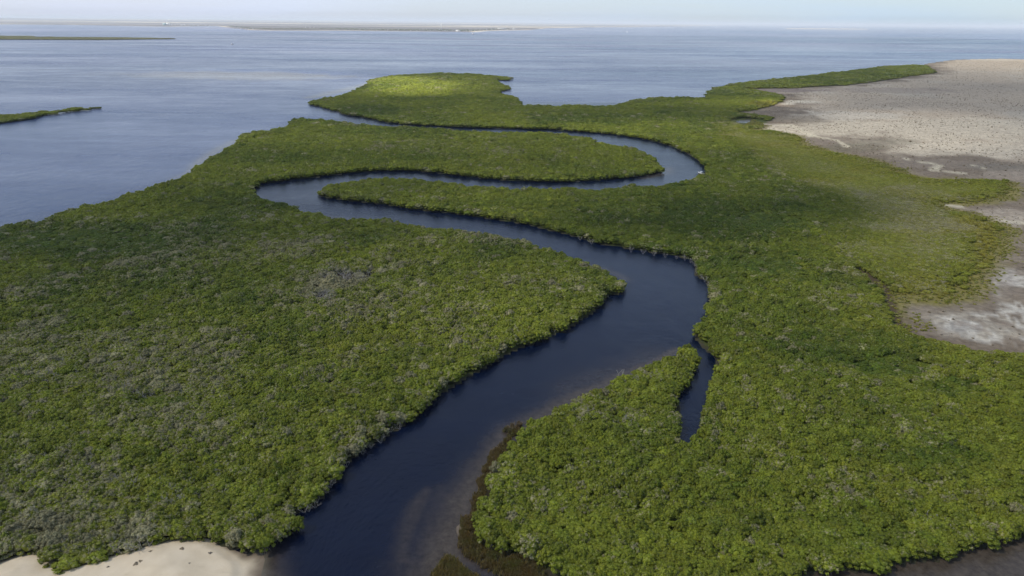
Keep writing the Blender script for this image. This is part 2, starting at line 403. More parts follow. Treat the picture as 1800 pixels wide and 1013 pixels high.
# ------------------------------------------------------------------ where plants grow
def veg_fields(P):
    """deep, grey, yellow, height factor at ground points"""
    x, y = P[:, 0], P[:, 1]; dist = np.hypot(x, y)
    big = fbm(x, y, 90, 3); mid = fbm(x, y, 22, 11); mid2 = fbm(x + 500, y, 35, 23)
    grey = sstep(mid, .5, .8) * .45
    deep = sstep(big, .42, .68) * .55 + sstep(mid2, .55, .8) * .35
    yel = sstep(fbm(x, y, 50, 31), .55, .85) * .15
    L = inside(P, wLEFT)
    near_left = L & (y < 430)
    for (px, py, rx, ry, a) in [(200, 650, 330, 110, .5), (110, 870, 230, 120, .48), (330, 440, 220, 55, .3), (620, 520, 260, 60, .22), (330, 760, 260, 70, .26),
                                (605, 488, 55, 20, .9), (560, 520, 40, 20, .5), (1130, 740, 120, 60, .3), (1060, 700, 60, 30, .35), (800, 262, 220, 18, .28), (700, 255, 60, 9, .3), (1200, 460, 45, 22, .6), (1245, 500, 22, 30, .6),
                                (620, 340, 90, 12, .2), (1450, 330, 130, 25, .3), (1280, 220, 100, 15, .25), (1600, 750, 200, 60, .25), (1680, 660, 90, 30, .22), (1640, 910, 90, 30, .2)]:
        e = ell(P, px, py, rx, ry, 4); grey += a * sstep(e + (mid - .5) * 1.2, .0, .55)
    for (px, py, rx, ry, a) in [(150, 425, 260, 45, .8), (430, 350, 130, 40, .5), (1290, 385, 180, 50, .7), (1330, 460, 110, 30, .55), (620, 425, 60, 16, .6), (1480, 610, 150, 35, .55), (280, 700, 90, 20, .8),
                                (1570, 640, 90, 30, .9), (1680, 680, 60, 20, .7), (640, 195, 90, 14, .5), (1040, 210, 160, 12, .35), (1650, 800, 120, 30, .5), (90, 500, 100, 25, .5), (370, 640, 80, 14, .4), (240, 800, 60, 16, .5)]:
        e = ell(P, px, py, rx, ry, 3); deep += a * sstep(e + (mid2 - .5) * .8, .0, .5)  # some blobs put the cloud shadow bands into the leaf colour
    sL = polydist(P, wRIGHT); sR = polydist(P, wLEFT); edge = np.minimum(sL, sR)
    grey += np.exp(-(edge / 5) ** 2) * .22 * sstep(mid2, .4, .6)
    grey *= np.where(near_left, .62, .45)
    grey += np.where(near_left, .10, 0)
    h = .68 + .6 * fbm(x, y, 13, 41, 3) + .1 * sstep(mid, .4, .7)
    dd = polydist(P, wDES)
    low = inside(P, wLOW)
    sl_ = sdist(P, wLOW) + (mid - .5) * 60; lw = sstep(sl_, -22, 40)
    h = h * (1 - lw) + lw * (.17 + .12 * mid2)
    h *= (sstep(dd, -6, 16) * .6 + .4) * (1 - lw) + lw * (sstep(dd, 0, 26) * .75 + .25)
    yd = np.exp(-dd / (7 + 15 * lw))
    yel += yd * .45 + lw * (.28 + .35 * sstep(mid2, .45, .7))
    grey = grey * (1 - .6 * lw) + lw * (.08 + .14 * sstep(mid, .5, .7) + .30 * sstep(np.maximum(ell(P, 1620, 370, 170, 60, 1), ell(P, 1680, 440, 90, 70, 1)) + (mid2 - .5) * .9, 0, .6)); deep = deep * (1 - .5 * lw)
    for (px, py, rx, ry, a) in [(1640, 521, 75, 9, .9), (1745, 430, 22, 45, .6), (1620, 303, 60, 8, .7), (1345, 185, 40, 6, .6), (1700, 395, 45, 20, .4)]:
        yel += a * sstep(ell(P, px, py, rx, ry, 1), .0, .4)
    # short dense sward in a few hollows
    for (px, py, rx, ry) in [(1570, 640, 90, 30), (1680, 680, 60, 20), (280, 700, 90, 18), (1340, 385, 100, 25), (150, 425, 220, 32), (1350, 465, 90, 22)]:
        e = sstep(ell(P, px, py, rx, ry, 3) + (mid - .5) * .8, .1, .5); h *= 1 - .42 * e; grey *= 1 - .7 * e
    return np.clip(deep, 0, 1), np.clip(grey, 0, 1), np.clip(yel, 0, 1), h

def scatter(d0, d1, s, px0=-260, px1=2060, py1=1200):
    k = math.tan(math.radians(44))
    xs = np.arange(-d1 * k, d1 * k, s); ys = np.arange(0, d1, s * .87)
    X, Y = np.meshgrid(xs, ys); X = X + (np.arange(len(ys)) % 2)[:, None] * s / 2
    P = np.stack([X.ravel(), Y.ravel()], -1) + rng.uniform(-.38, .38, (X.size, 2)) * s
    d = np.hypot(P[:, 0], P[:, 1]); P = P[(d >= d0) & (d < d1)]
    px, py = proj(P[:, 0], P[:, 1], np.full(len(P), 3.)); return P[(px > px0) & (px < px1) & (py < py1) & (py > 30)]

def wooded(P, inset):
    a = sdist(P, wLEFT); b = sdist(P, wRIGHT)
    jit = (fbm(P[:, 0], P[:, 1], 8, 71) - .5) * 6.0
    m = (a > inset + jit) | (b > inset + jit)
    m &= sdist(P, wDES) < -.5 + (fbm(P[:, 0], P[:, 1], 16, 73) - .62) * 16; m &= ~inside(P, wCLR); m &= (sdist(P, wPOND) < -14) & ~((np.abs(P[:, 0] - wPOND[:, 0].mean()) < 22) & (P[:, 1] < wPOND[:, 1].mean()) & (P[:, 1] > wPOND[:, 1].min() - 34)); dd_ = sdist(P, wDES); m &= ~((dd_ > -26) & (P[:, 1] > 240) & (rng.random(len(P)) < .75 * sstep(dd_, -26, 2)) & (sdist(P, wLOW) > -12)); m &= ~inside(P, wMARSH)
    gap = np.maximum(ell(P, 612, 484, 52, 16, 3), ell(P, 566, 518, 20, 10, 3)) + (fbm(P[:, 0], P[:, 1], 7, 75) - .5) * .8
    m &= ~(rng.random(len(P)) < .85 * sstep(gap, .1, .4))
    dn = sdist(P, wDUNE); m |= (a > -3.5) & (dn > -9) & (dn < .8 + jit * .5) & (P[:, 1] < 200)
    m &= ~((dn > 1.2 + jit * .6) & (P[:, 1] < 200))
    m &= sdist(P, wCREEK) < -1.9
    m |= (sdist(P, wISLE) > -1.0) | (sdist(P, wISLE2) > 0)
    return m

bands = [(95, 270, 2.7, 0), (270, 430, 3.0, 0), (430, 720, 3.7, 1), (720, 1300, 5.2, 1), (1300, 2600, 8.5, 2), (2600, 6000, 14, 2)]
allP, allS, allL = [], [], []
for d0, d1, s, lod in bands:
    P = scatter(d0, d1, s, py1=1130)
    if d0 >= 2600: P = P[P[:, 0] < -200]
    P = P[wooded(P, (1.3, .9, -1.5)[lod])]
    allP.append(P); allS.append(np.full(len(P), s)); allL.append(np.full(len(P), lod))
# low scrub between the woods and the salt flat: closer, smaller bushes
P = np.concatenate(allP); S = np.concatenate(allS); LOD = np.concatenate(allL)
deep, grey, yel, hh = veg_fields(P)
low = inside(P, wLOW)
Pl = scatter(240, 900, 2.1, 1100, 2000, 640); Pl = Pl[inside(Pl, wLOW)]; Pl = Pl[wooded(Pl, 1.0)]
keep = ~low | (np.hypot(P[:, 0], P[:, 1]) > 900)
P, S, LOD, deep, grey, yel, hh = [a[keep] for a in (P, S, LOD, deep, grey, yel, hh)]
d2, g2, y2, h2 = veg_fields(Pl)
P = np.concatenate([P, Pl]); S = np.concatenate([S, np.full(len(Pl), 2.2)]); LOD = np.concatenate([LOD, np.ones(len(Pl), int)])
deep, grey, yel, hh = [np.concatenate(t) for t in ((deep, d2), (grey, g2), (yel, y2), (hh, h2))]
fl = rng.random(len(P)); grey = np.clip(grey + rng.normal(0, .12, len(P)) + np.where((fl < (.05 + .45 * grey)) & (hh > .42), rng.uniform(.15, .6, len(P)), 0), 0, 1); grey = np.where(np.hypot(P[:, 0], P[:, 1]) > 3300, .6, grey); deep = np.clip(deep + rng.normal(0, .16, len(P)), 0, 1); yel = np.clip(yel + rng.normal(0, .1, len(P)), 0, 1)  # the distant island's haze grey is put into its leaf tint
zs = hh * rng.uniform(.78, 1.16, len(P)) * np.where(LOD == 2, 1.0, 1)
xsz = S / 2.85 * rng.uniform(.68, 1.28, len(P)); xsz = np.where(LOD == 1, S / 2.9 * rng.uniform(.72, 1.25, len(P)), xsz)
rot = rng.uniform(0, 6.283, len(P))
print('plants', len(P))

NEARM = [crown_mesh(100 + i, 17 + i % 5, 1150, .165) for i in range(8)]
TRUNKS = [trunk_mesh(i) for i in range(4)]
MIDM = [crown_mesh(300 + i, 13 + i % 4, 430, .26) for i in range(6)]
FARM = [crown_mesh(500 + i, 9, 170, .44, core=ICO1) for i in range(4)]

# nearest 300 that show in the frame become trees of their own
sx, sy = proj(P[:, 0], P[:, 1], np.full(len(P), 2.5))
vis = (sx > -15) & (sx < 1815) & (sy < 1035)
sl = np.where(vis, np.hypot(np.hypot(P[:, 0], P[:, 1]), CAM_H), 1e9)
order = np.argsort(sl)[:300]
def tree_label(i):
    g, d, px, py = grey[i], deep[i], sx[i], sy[i]
    c = 'grey twiggy' if g > .5 else ('greyish green' if g > .34 else ('dark green' if d > .6 else ('deep green' if d > .4 else ('yellowish green' if yel[i] > .25 else 'mid green'))))
    sz = 'broad' if xsz[i] > 1.02 else ('small' if xsz[i] < .84 else 'rounded'); ht = 'tall' if zs[i] > 1.02 else ('low' if zs[i] < .82 else 'bushy')
    if px < 520:
        eg = float(polydist(P[i:i + 1], wDUNE)[0])
        w = 'at the foot of the pale sand dune' if eg < 8 else ('between river and sand dune' if px > 430 else 'behind the sand dune')
        w = w.replace('pale ', '')
    elif px < 1100: 
        w = 'behind the marsh grass' if px < 960 else 'right of the marsh grass'
    else:
        eg = float(polydist(P[i:i + 1], wRIGHT)[0])
        w = 'overhanging the brown water' if eg < 7 and px > 1430 else ('behind the brown water' if px > 1450 else ('below the creek end' if px < 1270 else 'left of the brown water'))
    rows = [(1000, 'front row'), (984, 'second row'), (968, 'third row'), (954, 'fourth row'), (940, 'fifth row'), (926, 'sixth row')]
    row = next((nm for t, nm in rows if py > t), 'hindmost rows')
    z0, z1 = next(q for q in ((-60, 130), (130, 520), (520, 960), (960, 1110), (1110, 1270), (1270, 1450), (1450, 1900)) if px < q[1] or q[1] == 1900)
    at_ = ('leftmost fifth', 'left of centre', 'centre', 'right of centre', 'rightmost fifth')[int(min(.99, max(0, (px - z0) / (z1 - z0))) * 5)]
    lab = f'{c} {sz} {ht} mangrove {w}, {row}, {at_}'
    if len(lab.split()) > 16: lab = f'{c} {ht} mangrove {w}, {row}, {at_}'
    return lab, f'mangroves {w}'
near_crowns = {}
for n, i in enumerate(order):
    k = int(rng.integers(8)); lab, grp = tree_label(i)
    e = empty('mangrove_tree', (P[i, 0], P[i, 1], .15), rot[i]); tag(e, lab, 'mangrove tree', grp)
    e.scale = (xsz[i], xsz[i], zs[i])
    c = obj('crown', NEARM[k], e); c['tint'] = (float(grey[i]), float(deep[i]), float(yel[i]))
    obj('trunk', TRUNKS[n % 4], e)
    near_crowns.setdefault(k, c)
# two clumps of small mangroves standing in the bay off the islet's tip
mid_crowns, far_crowns = {}, {}
spots = [(159, 192, 0), (161.5, 192.3, 1), (164, 192, 2), (166.5, 192.2, 3), (169, 191.6, 4), (171.5, 191.8, 5), (174, 191.5, 6), (176.5, 191.6, 7), (160, 192.6, 8), (172.7, 192, 9)]
for px, py, j in spots:
    w = gp(px, py); e = empty('mangrove_tree', (w[0], w[1], -.2), j * 1.1)
    tag(e, 'small dark mangrove standing in open water off the islet tip', 'mangrove tree', 'small mangroves in the water off the islet tip')
    e.scale = (.95, .95, .7)
    c = obj('crown', (MIDM + FARM)[j], e); c['tint'] = (.15, .7, .1); obj('trunk', TRUNKS[j % 4], e)
    (mid_crowns if j < 6 else far_crowns)[j if j < 6 else j - 6] = c

def instancer(name, P3, scale, rotz, pick, tint, protos, label, cat):
    """one object: plants set on points"""
    m = bpy.data.meshes.new(name); m.vertices.add(len(P3)); m.vertices.foreach_set('co', np.asarray(P3, np.float32).ravel())
    a = m.attributes.new('sc', 'FLOAT_VECTOR', 'POINT'); a.data.foreach_set('vector', np.asarray(scale, np.float32).ravel())
    a = m.attributes.new('rz', 'FLOAT_VECTOR', 'POINT'); rr = np.zeros((len(P3), 3), np.float32); rr[:, 2] = rotz; a.data.foreach_set('vector', rr.ravel())
    a = m.attributes.new('pick', 'INT', 'POINT'); a.data.foreach_set('value', np.asarray(pick, np.int32))
    a = m.attributes.new('tint', 'FLOAT_VECTOR', 'POINT'); a.data.foreach_set('vector', np.asarray(tint, np.float32).ravel())
    o = obj(name, m); tag(o, label, cat, kind='stuff')
    ng = bpy.data.node_groups.new(name + '_nodes', 'GeometryNodeTree')
    ng.interface.new_socket('Geometry', in_out='INPUT', socket_type='NodeSocketGeometry')
    ng.interface.new_socket('Geometry', in_out='OUTPUT', socket_type='NodeSocketGeometry')
    N, L = ng.nodes, ng.links
    gi, go = N.new('NodeGroupInput'), N.new('NodeGroupOutput')
    join = N.new('GeometryNodeJoinGeometry')
    def named(nm, ty):
        q = N.new('GeometryNodeInputNamedAttribute'); q.data_type = ty; q.inputs['Name'].default_value = nm; return q.outputs[0]
    pk, sc, rz = named('pick', 'INT'), named('sc', 'FLOAT_VECTOR'), named('rz', 'FLOAT_VECTOR')
    for k, po in enumerate(protos):
        oi = N.new('GeometryNodeObjectInfo'); oi.transform_space = 'ORIGINAL'; oi.inputs['Object'].default_value = po
        oi.inputs['As Instance'].default_value = False
        cmpn = N.new('FunctionNodeCompare'); cmpn.data_type = 'INT'; cmpn.operation = 'EQUAL'
        L.new(pk, cmpn.inputs[2]); cmpn.inputs[3].default_value = k
        ip = N.new('GeometryNodeInstanceOnPoints')
        L.new(gi.outputs[0], ip.inputs['Points']); L.new(cmpn.outputs[0], ip.inputs['Selection'])
        L.new(oi.outputs['Geometry'], ip.inputs['Instance'])
        L.new(rz, ip.inputs['Rotation']); L.new(sc, ip.inputs['Scale'])
        L.new(ip.outputs[0], join.inputs[0])
    L.new(join.outputs[0], go.inputs[0])
    md = o.modifiers.new('plants', 'NODES'); md.node_group = ng
    return o

# seedlings and saltbush straying out onto the bare mud
Pe = scatter(240, 1000, 1.9, 1100, 2000, 640); de = sdist(Pe, wDES); le = sdist(Pe, wLOW); nz_ = fbm(Pe[:, 0], Pe[:, 1], 12, 73)
Pe = Pe[(le > -34) & (de > -24) & (rng.random(len(Pe)) < .75 * (1 - sstep(de + (nz_ - .5) * 34, -6, 16)))]
ne = len(Pe); P = np.concatenate([P, Pe]); LOD = np.concatenate([LOD, np.ones(ne, int)])
xsz = np.concatenate([xsz, rng.uniform(.16, .42, ne)]); zs = np.concatenate([zs, rng.uniform(.10, .24, ne)]); rot = np.concatenate([rot, rng.uniform(0, 6.28, ne)])
grey = np.concatenate([grey, rng.uniform(0, .5, ne)]); deep = np.concatenate([deep, rng.uniform(0, .5, ne)]); yel = np.concatenate([yel, rng.uniform(.3, 1, ne)])
print('seedlings', ne)
rest = np.ones(len(P), bool); rest[order] = False
protos = [near_crowns[k] for k in sorted(near_crowns)] + [mid_crowns[k] for k in range(6)] + [far_crowns[k] for k in range(4)]
nn_ = len(near_crowns)
pick = np.where(LOD == 0, rng.integers(0, nn_, len(P)), np.where(LOD == 1, nn_ + rng.integers(0, 6, len(P)), nn_ + 6 + rng.integers(0, 4, len(P))))
P3 = np.c_[P, np.full(len(P), .1)]
SC = np.c_[xsz, xsz, zs * np.where(LOD == 1, 1.0, 1.0)]
instancer('mangrove_thicket', P3[rest], SC[rest], rot[rest], pick[rest], np.c_[grey, deep, yel][rest], protos,
          'dense green mangrove thicket covering both sides of the winding river', 'mangroves')

# ------------------------------------------------------------------ bleached bare trees
BARE = [bare_mesh(40 + i) for i in range(7)]
def bare_at(px, py, s, lab, grp, zb=.2, where=''):
    w = gp(px, py, 3.5); k = random.randrange(7)
    o = obj('bare_tree', BARE[k]); o.location = (w[0], w[1], zb); o.rotation_euler = (0, 0, random.uniform(0, 6.28)); o.scale = (s, s, s * random.uniform(.95, 1.15))
    form = ('wide', 'narrow', 'twisted', 'forked', 'crooked', 'spreading', 'sparse')[k]
    tag(o, f'{form} {lab}{where}', 'dead tree', grp)
def bare_group(n, px, py, rx, ry, s0, s1, lab, grp):
    for _ in range(n):
        a = random.uniform(0, 6.283); q = math.sqrt(random.random()); u_, v_ = q * math.cos(a), q * math.sin(a)
        wh = ', ' + ('far' if v_ < -.33 else ('near' if v_ > .33 else 'middle')) + ' ' + ('left' if u_ < -.33 else ('right' if u_ > .33 else 'centre')) + ' of group'
        bare_at(px + rx * u_, py + ry * v_, random.uniform(s0, s1), lab, grp, where=wh)
bare_group(34, 612, 484, 50, 14, .85, 1.1, 'leafless tree in the bare patch', 'leafless trees in the bare patch')
bare_group(9, 566, 518, 20, 9, 1.05, 1.25, 'leafless tree in the gap below the bare patch', 'leafless trees in the small gap')
bare_group(40, 220, 652, 190, 40, .8, 1.08, 'bleached leafless tree in the grey belt', 'leafless trees in the grey belt of the left thicket')
bare_group(34, 90, 840, 130, 80, .75, 1.08, 'leafless tree near the left edge', 'leafless trees near the left edge')
bare_group(20, 160, 940, 130, 28, .7, 1.0, 'leafless tree behind the sand dune', 'leafless trees behind the dune')
bare_group(16, 330, 840, 120, 50, .9, 1.1, 'leafless tree between dune and river', 'leafless trees between dune and river')
bare_group(8, 1050, 735, 60, 25, .9, 1.05, 'leafless tree on the tongue by the creek', 'leafless trees on the tongue')
bare_group(9, 1130, 660, 60, 12, .8, 1.0, 'leafless shrub along the edge of the tongue', 'leafless shrubs at the edge of the tongue')
bare_group(6, 1640, 905, 60, 16, .85, 1.0, 'leafless tree behind the brown water', 'leafless trees behind the brown water')
for pts, grp in (([(600, 832), (612, 818), (583, 853), (577, 862), (556, 888), (545, 894), (536, 896), (690, 757), (672, 776), (640, 795), (655, 785), (967, 590), (978, 586), (560, 880), (590, 845), (705, 752)], 'leafless trees on the left river bank'),):
    for px, py in pts: bare_at(px - 4, py - 14, random.uniform(.4, .6), 'bleached leafless tree leaning over the water of the left river bank', grp, -.1)
for px, py in [(1205, 448), (1215, 452), (1222, 458), (1228, 463), (1226, 470), (1234, 478), (1240, 485), (1246, 492), (1250, 502), (1253, 512), (1251, 522), (1190, 446), (1170, 443), (1150, 440), (1131, 437), (1110, 434), (1040, 420), (1020, 413)]:
    bare_at(px, py, random.uniform(.5, .75), 'bleached leafless tree on the outer bank of the middle river bend', 'leafless trees on the outer bend')

# ------------------------------------------------------------------ ground sheet and water: rings widening with distance
def ring_grid(r0, r1, k, a0, a1, da):
    rr = np.exp(np.arange(math.log(r0), math.log(r1) + k, k)); aa = np.radians(np.arange(a0, a1 + da, da))
    Rr, A = np.meshgrid(rr, aa, indexing='ij'); X, Y = Rr * np.sin(A), Rr * np.cos(A)
    n, m = X.shape; i = np.arange((n - 1) * m).reshape(n - 1, m)[:, :-1]
    F = np.stack([i, i + 1, i + m + 1, i + m], -1).reshape(-1, 4)[:, ::-1]
    return np.stack([X.ravel(), Y.ravel()], -1), F
def setcol(m, name, col):
    a = m.color_attributes.new(name, 'FLOAT_COLOR', 'POINT')
    if col.shape[1] == 3: col = np.c_[col, np.ones(len(col))]
    a.data.foreach_set('color', col.astype(np.float32).ravel())
def setf(m, name, v):
    a = m.attributes.new(name, 'FLOAT', 'POINT'); a.data.foreach_set('value', v.astype(np.float32))

# far coast (12 km off): low plains that rise to faint mesas
FAR = [(-900, 42), (-300, 44), (0, 43), (60, 43.5), (130, 44), (200, 45.5), (300, 47), (345, 46.5), (380, 46), (412, 50), (440, 53), (475, 54), (520, 54), (600, 54), (640, 54.5), (700, 55.3), (780, 56), (830, 56.5), (860, 54.5),
       (900, 53.5), (935, 52.8), (960, 50), (1000, 49), (1060, 48.2), (1120, 47.6), (1200, 46.7), (1260, 45.2), (1290, 43.8)]
fp = np.array(FAR, float); wF = gp(fp[:, 0], fp[:, 1])
wFAR = np.concatenate([wF, np.array([[60000, 150000], [-150000, 150000], [-150000, wF[0, 1]]])])
SPIT = gpoly([(1382, 50.4), (1450, 50.6), (1525, 51.2), (1525, 51.9), (1450, 51.5), (1382, 51.2)])

Pg, Fg = ring_grid(60, 160000, .0125, -58, 58, .22)
x, y = Pg[:, 0], Pg[:, 1]; rad = np.hypot(x, y)
near = rad < 7000
land = np.full(len(Pg), -1e3); des = np.full(len(Pg), -1e3); marsh = np.full(len(Pg), -1e3); pond = np.full(len(Pg), -1e3); clr = np.full(len(Pg), -1e3); dun = np.full(len(Pg), -1e3)
Q = Pg[near]
land[near] = np.maximum.reduce([sdist(Q, wLEFT), sdist(Q, wRIGHT), sdist(Q, wISLE), sdist(Q, wISLE2)])
des[near] = sdist(Q, wDES); marsh[near] = sdist(Q, wMARSH); pond[near] = sdist(Q, wPOND); clr[near] = sdist(Q, wCLR); dun[near] = sdist(Q, wDUNE)
far = sdist(Pg, wFAR); spit = sdist(Pg, SPIT)
lowv = np.full(len(Pg), -1e3); lowv[near] = sdist(Q, wLOW)
z = np.clip((land - 2.6) * .25, -2.5, .25)
z = np.maximum(z, np.clip((marsh + (fbm(x, y, 5, 2) - .5) * 5) * .1, -2.5, .3))
z = np.maximum(z, np.clip((dun - 6) * .15, -2.5, .3))
dz = sstep(des, -2, 30)
z = np.where(land > 0, np.maximum(z, .25 + dz * (.5 + 1.2 * fbm(x, y, 60, 5)) + np.clip(des, 0, 900) * .004), z)
z = np.where(pond > 0, -1, z)
fz = np.clip(far * .01, -2.5, 3) + np.where(far > 0, sstep(far, 500, 40000) * (25 + 115 * fbm(x, y, 9000, 8)) * (.35 + .65 * sstep(x, 25000, -12000)), 0)
z = np.maximum(z, fz); z = np.maximum(z, np.clip(spit * .01, -2.5, 1.5))
mud = np.array([.045, .042, .025]); green_floor = np.array([.06, .075, .018])
pale = np.array([.45, .375, .285]); brown = np.array([.17, .135, .10]); salt = np.array([.55, .52, .47])
col = np.repeat(mud[None], len(Pg), 0)
def blend(c, w): 
    global col
    w = np.clip(w, 0, 1)[:, None]; col = col * (1 - w) + np.asarray(c)[None] * w
blend(green_floor, (land > 2) * 1.0)
blend([.15, .13, .055], sstep(lowv, -12, 20) * .85)
n40 = fbm(x, y, 40, 51); n12 = fbm(x, y, 12, 61); n150 = fbm(x, y, 150, 9)
blend(brown, sstep(des, -6, 1))
blend([.20, .175, .05], sstep(des + (n12 - .5) * 16, -30, -8) * (1 - sstep(des + (n12 - .5) * 14, 0, 12)) * sstep(lowv, -30, -5) * .9)
strip = 10 + 75 * sstep(y, 380, 560) * (1 - sstep(y, 900, 1150))
wpale = sstep(des + (n40 - .5) * 90 + (n12 - .5) * 25 - strip, 0, 45)
blend([.24, .20, .15], sstep(n12, .45, .65) * sstep(des, 0, 6) * .7)
blend(pale, wpale * .95)
blend([.46, .41, .33], wpale * sstep(n150, .5, .7) * .7)
for (px, py, rx, ry, a, c) in [(1620, 230, 330, 26, .75, (.51, .45, .35)), (1720, 265, 200, 18, .7, (.52, .46, .36)), (1480, 205, 130, 10, .8, (.5, .45, .37)), (1390, 180, 60, 5, .8, (.5, .46, .38)),
                               (1430, 247, 70, 9, .85, (.19, .155, .12)), (1500, 262, 80, 9, .8, (.15, .13, .09)), (1400, 210, 70, 10, .8, (.2, .17, .13)), (1640, 290, 160, 14, .85, (.20, .165, .13)), (1760, 295, 120, 8, .7, (.18, .16, .13)),
                               (1560, 250, 70, 8, .6, (.21, .19, .14)), (1560, 160, 170, 7, .6, (.25, .21, .18)), (1400, 160, 70, 4, .8, (.2, .16, .15)), (1720, 572, 120, 36, .6, (.44, .40, .33)), (1690, 575, 60, 16, .6, (.33, .32, .30)),
                               (1780, 500, 60, 40, .8, (.40, .37, .33)), (1760, 380, 70, 18, .7, (.36, .31, .25)), (1650, 545, 60, 12, .6, (.25, .21, .16)), (1790, 310, 90, 12, .6, (.32, .27, .22))]:
    e = sstep(ell(Pg, px, py, rx, ry, 1) + (n40 - .5) * .9 + (n12 - .5) * .5, .05, .45); blend(c, e * a * sstep(des, 2, 10))
# pale winding drainage lines in the brown strip
for pts in ([(1345, 218, 4), (1390, 222, 5), (1430, 240, 6), (1470, 248, 5), (1490, 260, 4)], [(1575, 278, 2), (1610, 284, 3), (1650, 291, 5), (1640, 302, 3), (1700, 305, 4)], [(1710, 292, 2), (1740, 300, 3), (1800, 306, 4)],
            [(1330, 227, 3), (1360, 227, 4), (1420, 236, 3)], [(1665, 359, 4), (1690, 362, 3)], [(1740, 387, 3), (1800, 392, 5)]):
    e = track(Pg, pts, .8); blend([.50, .45, .34], (1 - sstep(e + (n12 - .5) * 1.2, .5, 1.1)) * .85)
crust = sstep(fbm(x, y, 7, 111) * .6 + fbm(x, y, 2.5, 113) * .4, .50, .60)
blend([.52, .49, .43], crust * sstep(des + (n40 - .5) * 20, 8, 16) * (1 - sstep(y, 330, 480)) * .9)
blend([.17, .135, .10], sstep(fbm(x, y, 16, 115), .56, .64) * sstep(des, 6, 14) * (1 - sstep(y, 330, 480)) * .8)
blend([.08, .06, .035], sstep(clr, -2, 1)); blend([.07, .06, .04], sstep(np.maximum(ell(Pg, 612, 484, 52, 16, 0), ell(Pg, 566, 518, 20, 10, 0)), -.1, .3) * .9); 
blend([.055, .045, .025], sstep(marsh + (n12 - .5) * 3, -3, 0) * .9)
blend([.17, .135, .105], (1 - sstep(track(Pg, [(850, 812, .6), (836, 830, 1.3), (820, 862, 1.9), (803, 905, 2.3), (786, 945, 3.4), (770, 968, 3)], .2), .4, 1.3)) * .9)
# far coast colouring
ff = (far > -200)
fn = fbm(x * .16, y, 2600, 77); fn2 = fbm(x * .25, y, 900, 79)
blend([.13, .12, .125], ff * 1.0); blend([.50, .44, .33], ff * sstep(fn, .52, .60) * .9); blend([.07, .07, .07], ff * sstep(fn2, .52, .6) * .8)
blend([.55, .48, .36], ff * (1 - sstep(far, 30, 150)) * sstep(fn2, .45, .65)); blend([.5, .44, .33], (spit > -100) * 1.)
mg = np_mesh('ground', np.c_[Pg, z], Fg, None, True); setcol(mg, 'soil', col); setf(mg, 'dry', sstep(des, 0, 25))
m, nt, b, o = newmat('soil')
at = attr(nt, 'soil'); dry = attr(nt, 'dry').outputs['Fac']
base = at.outputs['Color']
base = mix(nt, 1.0, base, mix(nt, mrange(nt, noise(nt, .35, 6, .62), .3, .7), (.66, .65, .64), (1.34, 1.33, 1.28)), 'MULTIPLY')
sp = mrange(nt, noise(nt, .11, 8, .78), .50, .66)
base = mix(nt, math2(nt, 'MULTIPLY', sp, math2(nt, 'MULTIPLY', dry, .75)), base, (.24, .19, .145))
nt.links.new(base, b.inputs['Base Color']); b.inputs['Roughness'].default_value = .95; b.inputs['Specular IOR Level'].default_value = .15
bump(nt, b, noise(nt, .5, 5), .35, .6)
mg.materials.append(m)
tag(obj('ground', mg), 'flat coastal ground from mangrove mud to pale salt flat', kind='structure')

# ---- water: one sheet at sea level
Pw, Fw = ring_grid(70, 180000, .009, -57, 57, .2)
near = np.hypot(Pw[:, 0], Pw[:, 1]) < 3000
sh = np.zeros(len(Pw)); sandw = np.zeros(len(Pw)); Q = Pw[near]
nz = fbm(Q[:, 0], Q[:, 1], 6, 91); nz2 = fbm(Q[:, 0], Q[:, 1], 25, 93)
s_ = np.zeros(len(Q)); t_ = np.zeros(len(Q))
def band(pts, a, soft=1.0):
    e = track(Q, pts); return a * np.exp(-(np.clip(e + (nz - .5) * .7, 0, 9) / soft) ** 2)
s_ = np.maximum(s_, band([(1190, 615, 2), (1150, 640, 4), (1080, 672, 4.5), (1010, 700, 4.5), (960, 728, 4.5), (905, 758, 5), (870, 800, 5), (835, 850, 6), (815, 900, 7.5), (800, 950, 9), (780, 1000, 8)], .95))
s_ = np.maximum(s_, band([(752, 862, 1.5), (733, 890, 2.6), (718, 930, 3), (708, 965, 3), (712, 985, 2.5)], .45))
s_ = np.maximum(s_, band([(780, 860, 3), (770, 910, 6), (765, 950, 8), (760, 985, 6)], .35))
s_ = np.maximum(s_, band([(1000, 690, 8), (1150, 630, 9)], .35))
s_ = np.maximum(s_, band([(1015, 460, 3), (1075, 478, 3), (1100, 492, 3)], .5))
s_ = np.maximum(s_, band([(560, 380, 3), (610, 386, 4), (660, 388, 3)], .5))
s_ = np.maximum(s_, band([(1130, 314, 3), (1172, 305, 5), (1176, 296, 5)], .8))
s_ = np.maximum(s_, band([(560, 193, 8), (600, 200, 6)], .4))
s_ = np.maximum(s_, band([(1000, 1012, 8), (830, 990, 7), (760, 1010, 8)], .7))
s_ = np.maximum(s_, band([(1400, 1100, 20), (1600, 1040, 18), (1800, 985, 22), (2100, 930, 25)], 1.3) * (.75 + .4 * nz2))
t_ = np.maximum(t_, band([(452, 958, 1.8), (448, 985, 2.2), (440, 1015, 2.6), (425, 1060, 3)], .95))
s_ = np.maximum(s_, band([(462, 960, 3), (460, 985, 4.5), (456, 1015, 5.5), (450, 1060, 6)], .9))
t_ = np.maximum(t_, band([(300, 316, 2), (330, 303, 3), (352, 283, 6), (385, 262, 7), (415, 247, 5)], .55))
t_ = np.maximum(t_, band([(545, 172, 10), (580, 164, 16), (620, 155, 14), (648, 146, 8)], .75))
t_ = np.maximum(t_, sstep(ell(Q, 400, 134, 290, 10) + (nz2 - .5) * .7, -.1, .6) * .6)
